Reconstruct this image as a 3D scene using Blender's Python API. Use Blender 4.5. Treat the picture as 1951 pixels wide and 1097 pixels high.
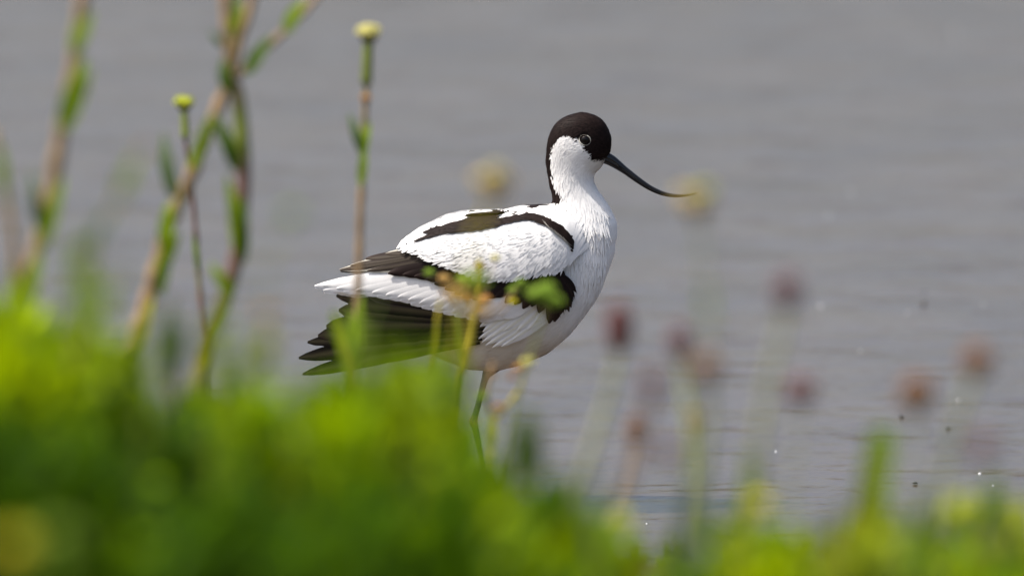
import bpy, bmesh, math, random
import numpy as np
from mathutils import Vector, Matrix
from mathutils.bvhtree import BVHTree

for _o in list(bpy.data.objects):
    bpy.data.objects.remove(_o)
scene = bpy.context.scene
COL = scene.collection
R = random.Random(11)
NR = np.random.RandomState(11)

# ------------------------------------------------------------------ camera
PITCH = math.radians(8.0)      # long lens looking a little down over the bank
D0 = 12.0                      # distance of the bird
S = 0.0005                     # metres per photo pixel at the bird
SP, CP, TP = math.sin(PITCH), math.cos(PITCH), math.tan(PITCH)
CX, CY = 975.5, 548.5
WATER_V = 965.0                # photo row where the leg meets the water
B0Z = (WATER_V - CY) * S / CP
CAM = Vector((0, 0, B0Z + D0 * SP))
FWD, UP, RIGHT = Vector((0, CP, -SP)), Vector((0, SP, CP)), Vector((1, 0, 0))
cd = bpy.data.cameras.new('camera')
cam = bpy.data.objects.new('camera', cd)
COL.objects.link(cam)
cam.location = CAM
cam.rotation_euler = (math.radians(90) - PITCH, 0, 0)
cd.sensor_width = 36
cd.lens = 36 * D0 / (1951 * S)
cd.clip_start, cd.clip_end = 0.1, 2000
cd.dof.use_dof = True
cd.dof.focus_distance = D0 - 0.035
cd.dof.aperture_fstop = 4.6
scene.camera = cam
scene.render.resolution_x, scene.render.resolution_y = 1024, 575

# ------------------------------------------------------------------ light
SUN_EL = math.radians(64)
SUN_AZ = math.atan2(-0.88, -0.12)          # to-sun direction, clockwise from +Y
w = bpy.data.worlds.new("World"); scene.world = w
w.use_nodes = True
wn = w.node_tree
sky = wn.nodes.new('ShaderNodeTexSky')
sky.sky_type = 'NISHITA'; sky.sun_disc = False
sky.sun_elevation = SUN_EL; sky.sun_rotation = SUN_AZ
sky.air_density = 1.0; sky.dust_density = 5.4; sky.ozone_density = 1.0
bg = wn.nodes['Background']
wn.links.new(sky.outputs[0], bg.inputs[0])
bg.inputs[1].default_value = 0.155
sl = bpy.data.lights.new('sun', 'SUN'); sl.energy = 5.0; sl.angle = math.radians(0.5)
sl.color = (1.0, 0.95, 0.88)
sun = bpy.data.objects.new('sun', sl); COL.objects.link(sun)
tosun = Vector((math.sin(SUN_AZ) * math.cos(SUN_EL), math.cos(SUN_AZ) * math.cos(SUN_EL), math.sin(SUN_EL)))
sun.rotation_euler = tosun.to_track_quat('Z', 'Y').to_euler()
scene.view_settings.view_transform = 'Standard'
scene.view_settings.look = 'None'
scene.view_settings.exposure = 0.47
scene.view_settings.gamma = 1.0
scene.cycles.use_denoising = True
scene.cycles.denoising_prefilter = 'ACCURATE'
scene.cycles.max_bounces = 8
scene.cycles.sample_clamp_indirect = 6
scene.cycles.use_adaptive_sampling = False


# ------------------------------------------------------------------ helpers
def PX(px, py, d):
    k = S * d / D0
    return CAM + FWD * d + RIGHT * ((px - CX) * k) + UP * ((CY - py) * k)

def PW(px, py, z=0.0):
    """where the sight line through a photo point meets height z"""
    r = FWD * D0 + RIGHT * ((px - CX) * S) + UP * ((CY - py) * S)
    t = (z - CAM.z) / r.z
    return CAM + r * t

def bank_z(x, y):
    n = 0.02 * math.sin(x * 5.1 + y * 2.3) + 0.015 * math.sin(x * 11.7 - y * 7.1)
    if y < 8.2: b = 0.34
    elif y > 10.9: b = -0.12
    else:
        t = (y - 8.2) / 2.7
        b = 0.34 - 0.46 * (t * t * (3 - 2 * t))
    return b + n * (0.4 if b < 0.2 else 1)

def tag(o, label=None, cat=None, group=None, kind=None):
    if label: o['label'] = label
    if cat: o['category'] = cat
    if group: o['group'] = group
    if kind: o['kind'] = kind
    return o

def thing(name, loc, label, cat, group=None):
    o = bpy.data.objects.new(name, None); COL.objects.link(o)
    o.location = loc; o.empty_display_size = 0.02
    return tag(o, label, cat, group)

def origin_of(o):
    p = Vector((0, 0, 0))
    while o is not None:
        p = p + o.location; o = o.parent
    return p

def mesh_obj(name, verts, faces, mat, parent=None, cols=None, uvs=None, normals=None, smooth=True, loc=None):
    """verts are in world space; the object gets its own origin"""
    V = np.array([tuple(v) for v in verts], dtype=np.float64) if not isinstance(verts, np.ndarray) else verts
    base = origin_of(parent) if parent else Vector((0, 0, 0))
    if parent is None and loc is not None:
        base = Vector(loc)
    V = V - np.array(base)
    me = bpy.data.meshes.new(name)
    me.from_pydata(V.tolist(), [], faces if isinstance(faces, list) else faces.tolist())
    me.materials.append(mat)
    if smooth: me.polygons.foreach_set('use_smooth', [True] * len(me.polygons))
    if cols is not None:
        ca = me.color_attributes.new('tint', 'FLOAT_COLOR', 'POINT')
        C = np.ones((len(V), 4), dtype=np.float32); C[:, :3] = np.asarray(cols)[:, :3]
        ca.data.foreach_set('color', C.ravel())
    if uvs is not None:
        uv = me.uv_layers.new(name='UVMap')
        li = np.empty(len(me.loops), dtype=np.int32); me.loops.foreach_get('vertex_index', li)
        uv.data.foreach_set('uv', np.asarray(uvs, dtype=np.float32)[li].ravel())
    me.update()
    if normals is not None:
        me.normals_split_custom_set_from_vertices([tuple(n) for n in normals])
    o = bpy.data.objects.new(name, me); COL.objects.link(o)
    if parent: o.parent = parent
    elif loc is not None: o.location = loc
    return o

def in_poly(P, poly):
    P = np.atleast_2d(P); x, y = P[:, 0], P[:, 1]
    r = np.zeros(len(P), bool); n = len(poly)
    for i in range(n):
        x0, y0 = poly[i]; x1, y1 = poly[(i + 1) % n]
        c = ((y0 > y) != (y1 > y))
        with np.errstate(divide='ignore', invalid='ignore'):
            xi = (x1 - x0) * (y - y0) / ((y1 - y0) if y1 != y0 else 1e-9) + x0
        r ^= c & (x < xi)
    return r

def catmull(pts, n=6):
    P = [Vector(p) for p in pts]
    if len(P) < 3: n = max(n, 4)
    out = []
    for i in range(len(P) - 1):
        p0 = P[i - 1] if i else P[0] * 2 - P[1]
        p1, p2 = P[i], P[i + 1]
        p3 = P[i + 2] if i + 2 < len(P) else P[-1] * 2 - P[-2]
        for k in range(n):
            t = k / n
            out.append(0.5 * ((2 * p1) + (p2 - p0) * t + (2 * p0 - 5 * p1 + 4 * p2 - p3) * t * t + (3 * p1 - p0 - 3 * p2 + p3) * t ** 3))
    out.append(P[-1].copy())
    return out

def tube(path, radii, nseg=8, squash=None):
    """tube along path (Vectors); radii list same length; returns verts, faces"""
    V, F = [], []
    prev = None
    for i, p in enumerate(path):
        a = path[max(i - 1, 0)]; b = path[min(i + 1, len(path) - 1)]
        t = (b - a).normalized()
        ref = prev if prev is not None else (Vector((0, 1, 0)) if abs(t.y) < 0.9 else Vector((1, 0, 0)))
        n = (ref - t * ref.dot(t)).normalized(); prev = n
        bn = t.cross(n)
        r = radii[i]
        for k in range(nseg):
            a_ = 2 * math.pi * k / nseg
            V.append(p + n * (math.cos(a_) * r * (squash or 1)) + bn * (math.sin(a_) * r))
    for i in range(len(path) - 1):
        for k in range(nseg):
            F.append((i * nseg + k, i * nseg + (k + 1) % nseg, (i + 1) * nseg + (k + 1) % nseg, (i + 1) * nseg + k))
    F.append(tuple(range(nseg - 1, -1, -1))); F.append(tuple(range((len(path) - 1) * nseg, len(path) * nseg)))
    return V, F

def lerp_list(xs, n):
    return list(np.interp(np.linspace(0, 1, n), np.linspace(0, 1, len(xs)), xs))

# ------------------------------------------------------------------ materials
def new_mat(name):
    m = bpy.data.materials.new(name); m.use_nodes = True
    for n in list(m.node_tree.nodes): m.node_tree.nodes.remove(n)
    return m, m.node_tree.nodes, m.node_tree.links

def leaf_mat(name, col, trans=0.45, var=0.35, tcol=None, tint=False, scale=60, rough=0.55, spec=0.2, second=None):
    m, N, L = new_mat(name)
    out = N.new('ShaderNodeOutputMaterial')
    tc = N.new('ShaderNodeTexCoord')
    nz = N.new('ShaderNodeTexNoise'); nz.inputs['Scale'].default_value = scale; nz.inputs['Detail'].default_value = 3
    L.new(tc.outputs['Object'], nz.inputs['Vector'])
    mp = N.new('ShaderNodeMapRange'); mp.inputs[1].default_value = 0.3; mp.inputs[2].default_value = 0.7
    mp.inputs[3].default_value = 1 - var; mp.inputs[4].default_value = 1 + var
    L.new(nz.outputs['Fac'], mp.inputs[0])
    def coloured(c):
        mx = N.new('ShaderNodeMix'); mx.data_type = 'RGBA'; mx.blend_type = 'MULTIPLY'; mx.inputs[0].default_value = 1
        if tint:
            at = N.new('ShaderNodeAttribute'); at.attribute_name = 'tint'
            m2 = N.new('ShaderNodeMix'); m2.data_type = 'RGBA'; m2.blend_type = 'MULTIPLY'; m2.inputs[0].default_value = 1
            m2.inputs[6].default_value = (*c, 1); L.new(at.outputs['Color'], m2.inputs[7]); L.new(m2.outputs[2], mx.inputs[6])
        elif second:
            n2 = N.new('ShaderNodeTexNoise'); n2.inputs['Scale'].default_value = 14; n2.inputs['Detail'].default_value = 2
            L.new(tc.outputs['Object'], n2.inputs['Vector'])
            r2 = N.new('ShaderNodeValToRGB'); r2.color_ramp.elements[0].position = .53; r2.color_ramp.elements[1].position = .66
            r2.color_ramp.elements[0].color = (*c, 1); r2.color_ramp.elements[1].color = (*second, 1)
            L.new(n2.outputs['Fac'], r2.inputs[0]); L.new(r2.outputs[0], mx.inputs[6])
        else:
            mx.inputs[6].default_value = (*c, 1)
        L.new(mp.outputs[0], mx.inputs[7])
        return mx.outputs[2]
    p = N.new('ShaderNodeBsdfPrincipled'); p.inputs['Roughness'].default_value = rough
    p.inputs['Specular IOR Level'].default_value = spec
    L.new(coloured(col), p.inputs['Base Color'])
    if trans > 0:
        tr = N.new('ShaderNodeBsdfTranslucent'); L.new(coloured(tcol or col), tr.inputs['Color'])
        ms = N.new('ShaderNodeMixShader'); ms.inputs[0].default_value = trans
        L.new(p.outputs[0], ms.inputs[1]); L.new(tr.outputs[0], ms.inputs[2]); L.new(ms.outputs[0], out.inputs[0])
    else:
        L.new(p.outputs[0], out.inputs[0])
    return m

def plain_mat(name, col, rough=0.6, var=0.2, scale=80, spec=0.4, bump=0.0):
    m, N, L = new_mat(name)
    out = N.new('ShaderNodeOutputMaterial'); p = N.new('ShaderNodeBsdfPrincipled')
    tc = N.new('ShaderNodeTexCoord'); nz = N.new('ShaderNodeTexNoise')
    nz.inputs['Scale'].default_value = scale; nz.inputs['Detail'].default_value = 4
    L.new(tc.outputs['Object'], nz.inputs['Vector'])
    rp = N.new('ShaderNodeValToRGB')
    rp.color_ramp.elements[0].position = 0.3; rp.color_ramp.elements[1].position = 0.7
    rp.color_ramp.elements[0].color = (*[c * (1 - var) for c in col], 1)
    rp.color_ramp.elements[1].color = (*[min(1, c * (1 + var)) for c in col], 1)
    L.new(nz.outputs['Fac'], rp.inputs[0]); L.new(rp.outputs[0], p.inputs['Base Color'])
    p.inputs['Roughness'].default_value = rough; p.inputs['Specular IOR Level'].default_value = spec
    if bump:
        b = N.new('ShaderNodeBump'); b.inputs['Strength'].default_value = bump; b.inputs['Distance'].default_value = 0.001
        L.new(nz.outputs['Fac'], b.inputs['Height']); L.new(b.outputs[0], p.inputs['Normal'])
    L.new(p.outputs[0], out.inputs[0])
    return m

def plumage_mat(name, barbs):
    m, N, L = new_mat(name)
    out = N.new('ShaderNodeOutputMaterial'); p = N.new('ShaderNodeBsdfPrincipled')
    at = N.new('ShaderNodeAttribute'); at.attribute_name = 'tint'
    src = at.outputs['Color']
    if barbs:
        uv = N.new('ShaderNodeUVMap'); uv.uv_map = 'UVMap'
        nz = N.new('ShaderNodeTexNoise'); nz.inputs['Scale'].default_value = 1.0; nz.inputs['Detail'].default_value = 3
        mpg = N.new('ShaderNodeMapping'); mpg.inputs['Scale'].default_value = (1.0, 55.0, 1.0)
        L.new(uv.outputs[0], mpg.inputs[0]); L.new(mpg.outputs[0], nz.inputs['Vector'])
        mr = N.new('ShaderNodeMapRange'); mr.inputs[1].default_value = 0.3; mr.inputs[2].default_value = 0.7
        mr.inputs[3].default_value = 0.94; mr.inputs[4].default_value = 1.04
        L.new(nz.outputs['Fac'], mr.inputs[0])
        mx = N.new('ShaderNodeMix'); mx.data_type = 'RGBA'; mx.blend_type = 'MULTIPLY'; mx.inputs[0].default_value = 1
        L.new(src, mx.inputs[6]); L.new(mr.outputs[0], mx.inputs[7]); src = mx.outputs[2]
        bp = N.new('ShaderNodeBump'); bp.inputs['Strength'].default_value = 0.08; bp.inputs['Distance'].default_value = 0.0006
        L.new(nz.outputs['Fac'], bp.inputs['Height']); L.new(bp.outputs[0], p.inputs['Normal'])
    L.new(src, p.inputs['Base Color'])
    p.inputs['Roughness'].default_value = 0.6; p.inputs['Specular IOR Level'].default_value = 0.09
    tr = N.new('ShaderNodeBsdfTranslucent'); L.new(src, tr.inputs['Color'])
    ms = N.new('ShaderNodeMixShader'); ms.inputs[0].default_value = 0.16 if barbs else 0.10
    L.new(p.outputs[0], ms.inputs[1]); L.new(tr.outputs[0], ms.inputs[2]); L.new(ms.outputs[0], out.inputs[0])
    return m

M = {}
M['plumage'] = plumage_mat('body_plumage', False)
M['feather'] = plumage_mat('vaned_feather', True)
M['bill'] = plain_mat('bill_horn', (0.006, 0.0055, 0.0055), 0.15, 0.3, 150, 0.4, 0.08)
M['leg'] = plain_mat('leg_skin', (0.040, 0.046, 0.055), 0.5, 0.3, 300, 0.4, 0.4)
M['eye'] = plain_mat('eye_gloss', (0.005, 0.0035, 0.003), 0.03, 0.1, 50, 0.22)
M['eyering'] = plain_mat('pale_eyelid', (0.62, 0.60, 0.52), 0.6, 0.15, 400, 0.3)

M['leaf'] = leaf_mat('bright_leaf', (0.15, 0.24, 0.004), 0.45, tcol=(0.38, 0.50, 0.002))
M['leaf_dark'] = leaf_mat('deep_green_leaf', (0.060, 0.11, 0.010), 0.35, tcol=(0.12, 0.19, 0.006))
M['leaf_yellow'] = leaf_mat('yellowed_leaf', (0.36, 0.36, 0.015), 0.45, tcol=(0.5, 0.48, 0.008))
M['leaf_grey'] = leaf_mat('grey_green_leaf', (0.085, 0.13, 0.055), 0.35, tcol=(0.12, 0.17, 0.04))
M['cover'] = leaf_mat('ground_cover_leaf', (0.115, 0.182, 0.0004), 0.5, tcol=(0.39, 0.51, 0.0002), tint=True, spec=.1)
M['stem_green'] = leaf_mat('green_stem', (0.16, 0.20, 0.03), 0.15)
M['stem_pink'] = leaf_mat('pinkish_brown_stem', (0.25, 0.165, 0.085), 0.1, second=(0.17, 0.19, 0.025))
M['stem_purple'] = leaf_mat('purple_brown_stem', (0.15, 0.085, 0.07), 0.1, second=(0.14, 0.17, 0.02))
M['stem_yellow'] = leaf_mat('yellow_stem', (0.40, 0.33, 0.03), 0.2)
M['stem_lime'] = leaf_mat('pale_lime_stem', (0.34, 0.37, 0.12), 0.2)
M['stem_pale'] = leaf_mat('pale_straw_stem', (0.29, 0.30, 0.19), 0.2)
M['yellow'] = leaf_mat('yellow_floret', (0.62, 0.56, 0.03), 0.25, scale=200)
M['cream'] = leaf_mat('cream_floret', (0.62, 0.58, 0.20), 0.25, scale=200)
M['orange'] = leaf_mat('orange_brown_floret', (0.42, 0.21, 0.05), 0.15, scale=200)
M['peach'] = leaf_mat('peach_floret', (0.55, 0.36, 0.11), 0.25, scale=200)
M['cream_peach'] = leaf_mat('cream_peach_floret', (0.60, 0.47, 0.16), 0.25, scale=200)
M['lime_yellow'] = leaf_mat('lime_yellow_floret', (0.46, 0.50, 0.03), 0.3, scale=200)
M['lime'] = leaf_mat('lime_bud', (0.22, 0.34, 0.03), 0.25, scale=200)
M['bract'] = leaf_mat('dark_brown_bract', (0.055, 0.032, 0.012), 0.1)
M['red_spike'] = leaf_mat('dark_red_spike', (0.17, 0.065, 0.062), 0.05, scale=250)
M['purple_spike'] = leaf_mat('dusky_purple_spike', (0.19, 0.095, 0.10), 0.05, scale=250)
M['brown_spike'] = leaf_mat('rusty_brown_spike', (0.24, 0.12, 0.06), 0.05, scale=250)
M['fly'] = plain_mat('fly_body', (0.02, 0.018, 0.016), 0.4)
M['flywing'] = plain_mat('fly_wing', (0.12, 0.12, 0.11), 0.3)
M['glint_bead'] = plain_mat('sun_glint_white', (0.85, 0.86, 0.88), 0.12, 0.05, 50, 0.8)

# water
def water_mat():
    m, N, L = new_mat('lake_water')
    out = N.new('ShaderNodeOutputMaterial'); p = N.new('ShaderNodeBsdfPrincipled')
    geo = N.new('ShaderNodeNewGeometry')
    def noise_tex(scale, sx, sy, det, rot=0.0, dist=0.0):
        mp = N.new('ShaderNodeMapping'); mp.inputs['Scale'].default_value = (sx, sy, 1); mp.inputs['Rotation'].default_value = (0, 0, rot)
        n = N.new('ShaderNodeTexNoise'); n.inputs['Scale'].default_value = scale; n.inputs['Detail'].default_value = det
        n.inputs['Distortion'].default_value = dist
        L.new(geo.outputs['Position'], mp.inputs[0]); L.new(mp.outputs[0], n.inputs['Vector'])
        return n.outputs['Fac']
    def bump(h, dist, strength, prev=None):
        b = N.new('ShaderNodeBump'); b.inputs['Distance'].default_value = dist; b.inputs['Strength'].default_value = strength
        L.new(h, b.inputs['Height'])
        if prev: L.new(prev, b.inputs['Normal'])
        return b.outputs[0]
    b1 = bump(noise_tex(6.5, 1.0, 1.25, 3, 0.12, 0.6), 0.03, 0.15)
    b2 = bump(noise_tex(14, 1.0, 1.5, 3, 0.15, 0.5), 0.012, 0.15, b1)
    b3 = bump(noise_tex(55, 1.0, 2.2, 2, 0.1), 0.003, 0.13, b2)
    L.new(b3, p.inputs['Normal'])
    rp = N.new('ShaderNodeValToRGB')
    rp.color_ramp.elements[0].position = 0.35; rp.color_ramp.elements[1].position = 0.65
    rp.color_ramp.elements[0].color = (0.050, 0.035, 0.027, 1); rp.color_ramp.elements[1].color = (0.066, 0.048, 0.037, 1)
    L.new(noise_tex(5, 1, 1, 3), rp.inputs[0]); L.new(rp.outputs[0], p.inputs['Base Color'])
    p.inputs['Roughness'].default_value = 0.12; p.inputs['IOR'].default_value = 1.33
    L.new(p.outputs[0], out.inputs[0])
    return m
M['water'] = water_mat()

def soil_mat():
    m, N, L = new_mat('mossy_bank_soil')
    out = N.new('ShaderNodeOutputMaterial'); p = N.new('ShaderNodeBsdfPrincipled')
    geo = N.new('ShaderNodeNewGeometry')
    n1 = N.new('ShaderNodeTexNoise'); n1.inputs['Scale'].default_value = 6; n1.inputs['Detail'].default_value = 8
    n2 = N.new('ShaderNodeTexNoise'); n2.inputs['Scale'].default_value = 60; n2.inputs['Detail'].default_value = 6
    L.new(geo.outputs['Position'], n1.inputs['Vector']); L.new(geo.outputs['Position'], n2.inputs['Vector'])
    rp = N.new('ShaderNodeValToRGB')
    rp.color_ramp.elements[0].position = 0.4; rp.color_ramp.elements[1].position = 0.6
    rp.color_ramp.elements[0].color = (0.055, 0.04, 0.025, 1); rp.color_ramp.elements[1].color = (0.05, 0.075, 0.012, 1)
    L.new(n1.outputs['Fac'], rp.inputs[0]); L.new(rp.outputs[0], p.inputs['Base Color'])
    b = N.new('ShaderNodeBump'); b.inputs['Distance'].default_value = 0.02; b.inputs['Strength'].default_value = 0.8
    L.new(n2.outputs['Fac'], b.inputs['Height']); L.new(b.outputs[0], p.inputs['Normal'])
    p.inputs['Roughness'].default_value = 0.9
    L.new(p.outputs[0], out.inputs[0])
    return m
M['soil'] = soil_mat()

# ------------------------------------------------------------------ setting
wv = [(-300, -60, 0), (300, -60, 0), (300, 700, 0), (-300, 700, 0)]
o = mesh_obj('water', [Vector(v) for v in wv], [(0, 1, 2, 3)], M['water']); tag(o, kind='structure')
gx = np.linspace(-9, 9, 91); gy = np.linspace(-5, 11.4, 83)
gv, gf = [], []
for y in gy:
    for x in gx: gv.append(Vector((x, y, bank_z(x, y))))
for j in range(len(gy) - 1):
    for i in range(len(gx) - 1):
        a = j * len(gx) + i; gf.append((a, a + 1, a + 1 + len(gx), a + len(gx)))
o = mesh_obj('bank', gv, gf, M['soil']); tag(o, kind='structure')

# ------------------------------------------------------------------ the bird
FOOT = Vector(((932 - CX) * S, D0 * CP, 0.0))
def BL(u, v, w):
    """bird side-view pixels (u, v) and depth w (pixels, - is towards the viewer) to world, no tilt allowance"""
    return Vector(((u - CX) * S, D0 * CP + w * S, B0Z + (CY - v) * S / CP))

bird = thing('avocet', FOOT, 'black and white wading bird with upturned black bill standing in grey water', 'bird')

TU   = [738, 770, 800, 850, 900, 950, 1000, 1050, 1090, 1120, 1145, 1162, 1172]
TTOP = [560, 510, 476, 436, 416, 402, 392, 389, 394, 402, 414, 430, 450]
TBOT = [610, 642, 662, 688, 704, 705, 692, 668, 632, 592, 552, 512, 480]
THW  = [10, 28, 42, 60, 76, 88, 86, 78, 68, 58, 46, 33, 14]
NV  = [215, 219, 226, 236, 250, 265, 280, 293, 303, 313, 322, 332, 345, 362, 380, 400, 425, 455, 490]
NC  = [1110, 1109, 1107, 1106, 1105, 1104.5, 1103, 1102, 1097, 1095, 1091, 1088, 1088, 1094, 1102, 1107, 1111, 1110, 1100]
NRU = [3, 22, 36, 47, 55, 60, 61, 61, 57, 54, 49, 44, 42.5, 44, 49, 58, 65, 66, 56]
NRW = [2, 13, 22, 28, 32, 34, 35, 34, 32, 31, 30, 30, 31, 33, 37, 43, 50, 54, 50]

def smooth_table(xs, tabs, n):
    q = np.linspace(xs[0], xs[-1], n)
    res = []
    for t in tabs:
        y = np.interp(q, xs, t)
        for _ in range(2):
            y[1:-1] = (y[:-2] + 2 * y[1:-1] + y[2:]) / 4
        res.append(y)
    return q, res

def build_body():
    V, F = [], []
    ns = 40
    q, (top, bot, hw) = smooth_table(TU, (TTOP, TBOT, THW), 60)
    for i in range(len(q)):
        mid, h = (top[i] + bot[i]) / 2, (bot[i] - top[i]) / 2
        for k in range(ns):
            a = 2 * math.pi * k / ns
            c, s_ = math.cos(a), math.sin(a)
            e = 2 / 2.2
            V.append(BL(q[i], mid + h * math.copysign(abs(c) ** e, c), hw[i] * math.copysign(abs(s_) ** e, s_)))
    def skin(off, n):
        for i in range(n - 1):
            for k in range(ns):
                F.append((off + i * ns + k, off + i * ns + (k + 1) % ns, off + (i + 1) * ns + (k + 1) % ns, off + (i + 1) * ns + k))
        F.append(tuple(off + k for k in range(ns - 1, -1, -1))); F.append(tuple(off + (n - 1) * ns + k for k in range(ns)))
    skin(0, len(q))
    off = len(V)
    q, (c_, ru, rw) = smooth_table(NV, (NC, NRU, NRW), 90)
    for i in range(len(q)):
        for k in range(ns):
            a = 2 * math.pi * k / ns
            V.append(BL(c_[i] + ru[i] * math.cos(a), q[i], -rw[i] * math.sin(a)))
    skin(off, len(q))
    me = bpy.data.meshes.new('tmp'); me.from_pydata(V, [], F); me.update()
    bm = bmesh.new(); bm.from_mesh(me); bmesh.ops.recalc_face_normals(bm, faces=bm.faces); bm.to_mesh(me); bm.free()
    ob = bpy.data.objects.new('tmp', me); COL.objects.link(ob)
    rm = ob.modifiers.new('r', 'REMESH'); rm.mode = 'VOXEL'; rm.voxel_size = 0.0013
    sm = ob.modifiers.new('s', 'SMOOTH'); sm.iterations = 14; sm.factor = 0.5
    dg = bpy.context.evaluated_depsgraph_get()
    m2 = bpy.data.meshes.new_from_object(ob.evaluated_get(dg))
    bpy.data.objects.remove(ob)
    P = np.empty(len(m2.vertices) * 3); m2.vertices.foreach_get('co', P); P = P.reshape(-1, 3)
    faces = [tuple(p.vertices) for p in m2.polygons]
    return P, faces

BV, BF = build_body()
bvh = BVHTree.FromPolygons([Vector(p) for p in BV], BF)

def img_uv(P):
    """photo coordinates of world points (numpy n x 3)"""
    P = np.atleast_2d(P); q = P - np.array(CAM)
    d = q @ np.array(FWD); k = S * d / D0
    return np.stack([CX + q[:, 0] / k, CY - (q @ np.array(UP)) / k], 1)

def side_uv(P):
    """side-view pixels; the far side uses the same pattern as the near side"""
    P = np.atleast_2d(P)
    u = CX + P[:, 0] / S
    wv_ = -np.abs((P[:, 1] - D0 * CP) / S)
    vl = CY - (P[:, 2] - B0Z) * CP / S
    return np.stack([u, vl - wv_ * TP], 1)

CAP = [(1149, 303), (1136, 302), (1124, 291), (1111, 280), (1101, 268), (1091, 260), (1078, 257), (1066, 262), (1058, 272),
       (1052, 282), (1050, 297), (1049, 313), (1051, 329), (1054, 342), (1062, 360), (1074, 377), (1064, 388), (1050, 388), (1020, 400),
       (1000, 210), (1190, 200), (1190, 305)]
STRIPE = [(994, 404), (1015, 406), (1043, 416), (1072, 433), (1087, 448), (1093, 463), (1091, 478), (1087, 469), (1074, 450), (1051, 436),
          (1034, 430), (1005, 420), (977, 421), (939, 432), (911, 437), (873, 443), (825, 451), (772, 466), (812, 450), (799, 444),
          (821, 435), (857, 427), (890, 416), (869, 410), (901, 403), (945, 401), (968, 404), (945, 409), (949, 415), (924, 423),
          (949, 419), (977, 412), (1005, 408)]
BLACK = np.array((0.0115, 0.0068, 0.006)); BROWN = np.array((0.045, 0.027, 0.019)); WHITE = np.array((0.82, 0.81, 0.795))

def plum_col(UV, jit=0.0):
    UV = np.array(UV, dtype=float)
    if jit: UV = UV + NR.normal(0, jit, UV.shape)
    k = in_poly(UV, CAP) | in_poly(UV, STRIPE)
    buff = np.clip((UV[:, 1] - 590) / 60, 0, 1) * np.clip((1110 - UV[:, 0]) / 60, 0, 1) * .8 + .45 * np.exp(-((UV[:, 0] - 1140) / 18) ** 2 - ((UV[:, 1] - 309) / 12) ** 2)  # belly term paints warm bounced light into muddy tan feathers; lore term is plumage
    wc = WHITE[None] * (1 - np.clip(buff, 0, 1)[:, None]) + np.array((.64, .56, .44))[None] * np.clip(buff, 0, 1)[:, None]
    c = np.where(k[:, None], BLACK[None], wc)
    return c, k

CTRL = np.array([(1160, 285, -.8, -.3), (1160, 262, -.5, -.9), (1140, 236, -.9, -.45), (1110, 222, -1, 0), (1075, 236, -.8, .6), (1052, 262, -.35, .95),
                 (1042, 290, -.05, 1), (1110, 280, -1, .15), (1085, 285, -.8, .6), (1060, 300, -.2, 1), (1135, 310, -.9, .4), (1100, 310, -.6, .8),
                 (1045, 325, .1, 1), (1055, 365, .35, .95), (1085, 340, .1, 1), (1125, 340, .2, 1), (1145, 380, .35, 1), (1100, 380, .2, 1),
                 (1168, 430, .22, 1), (1168, 465, .05, 1), (1150, 500, -.12, 1), (1135, 545, -.3, 1), (1110, 590, -.6, .9), (1080, 625, -.85, .7), (1030, 662, -1, .45),
                 (960, 695, -1, .25), (870, 690, -1, -.1), (1120, 440, -.05, 1), (1100, 480, -.1, 1), (1105, 540, -.3, 1), (1060, 600, -.8, .6), (1000, 640, -.95, .35),
                 (1070, 395, -.6, .45), (1050, 405, -.75, .4), (1000, 398, -1, .08), (950, 405, -1, .15), (900, 420, -1, .35), (850, 450, -1, .5), (1085, 420, -.4, .8),
                 (900, 550, -1, .3), (1000, 500, -.8, .5)], dtype=float)

def field(ctrl, UV):
    d2 = ((UV[:, None, :] - ctrl[None, :, :2]) ** 2).sum(2) + 60
    wgt = 1 / d2 ** 1.6
    v = (wgt[:, :, None] * ctrl[None, :, 2:]).sum(1)
    return v / (np.linalg.norm(v, axis=1, keepdims=True) + 1e-9)

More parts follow.
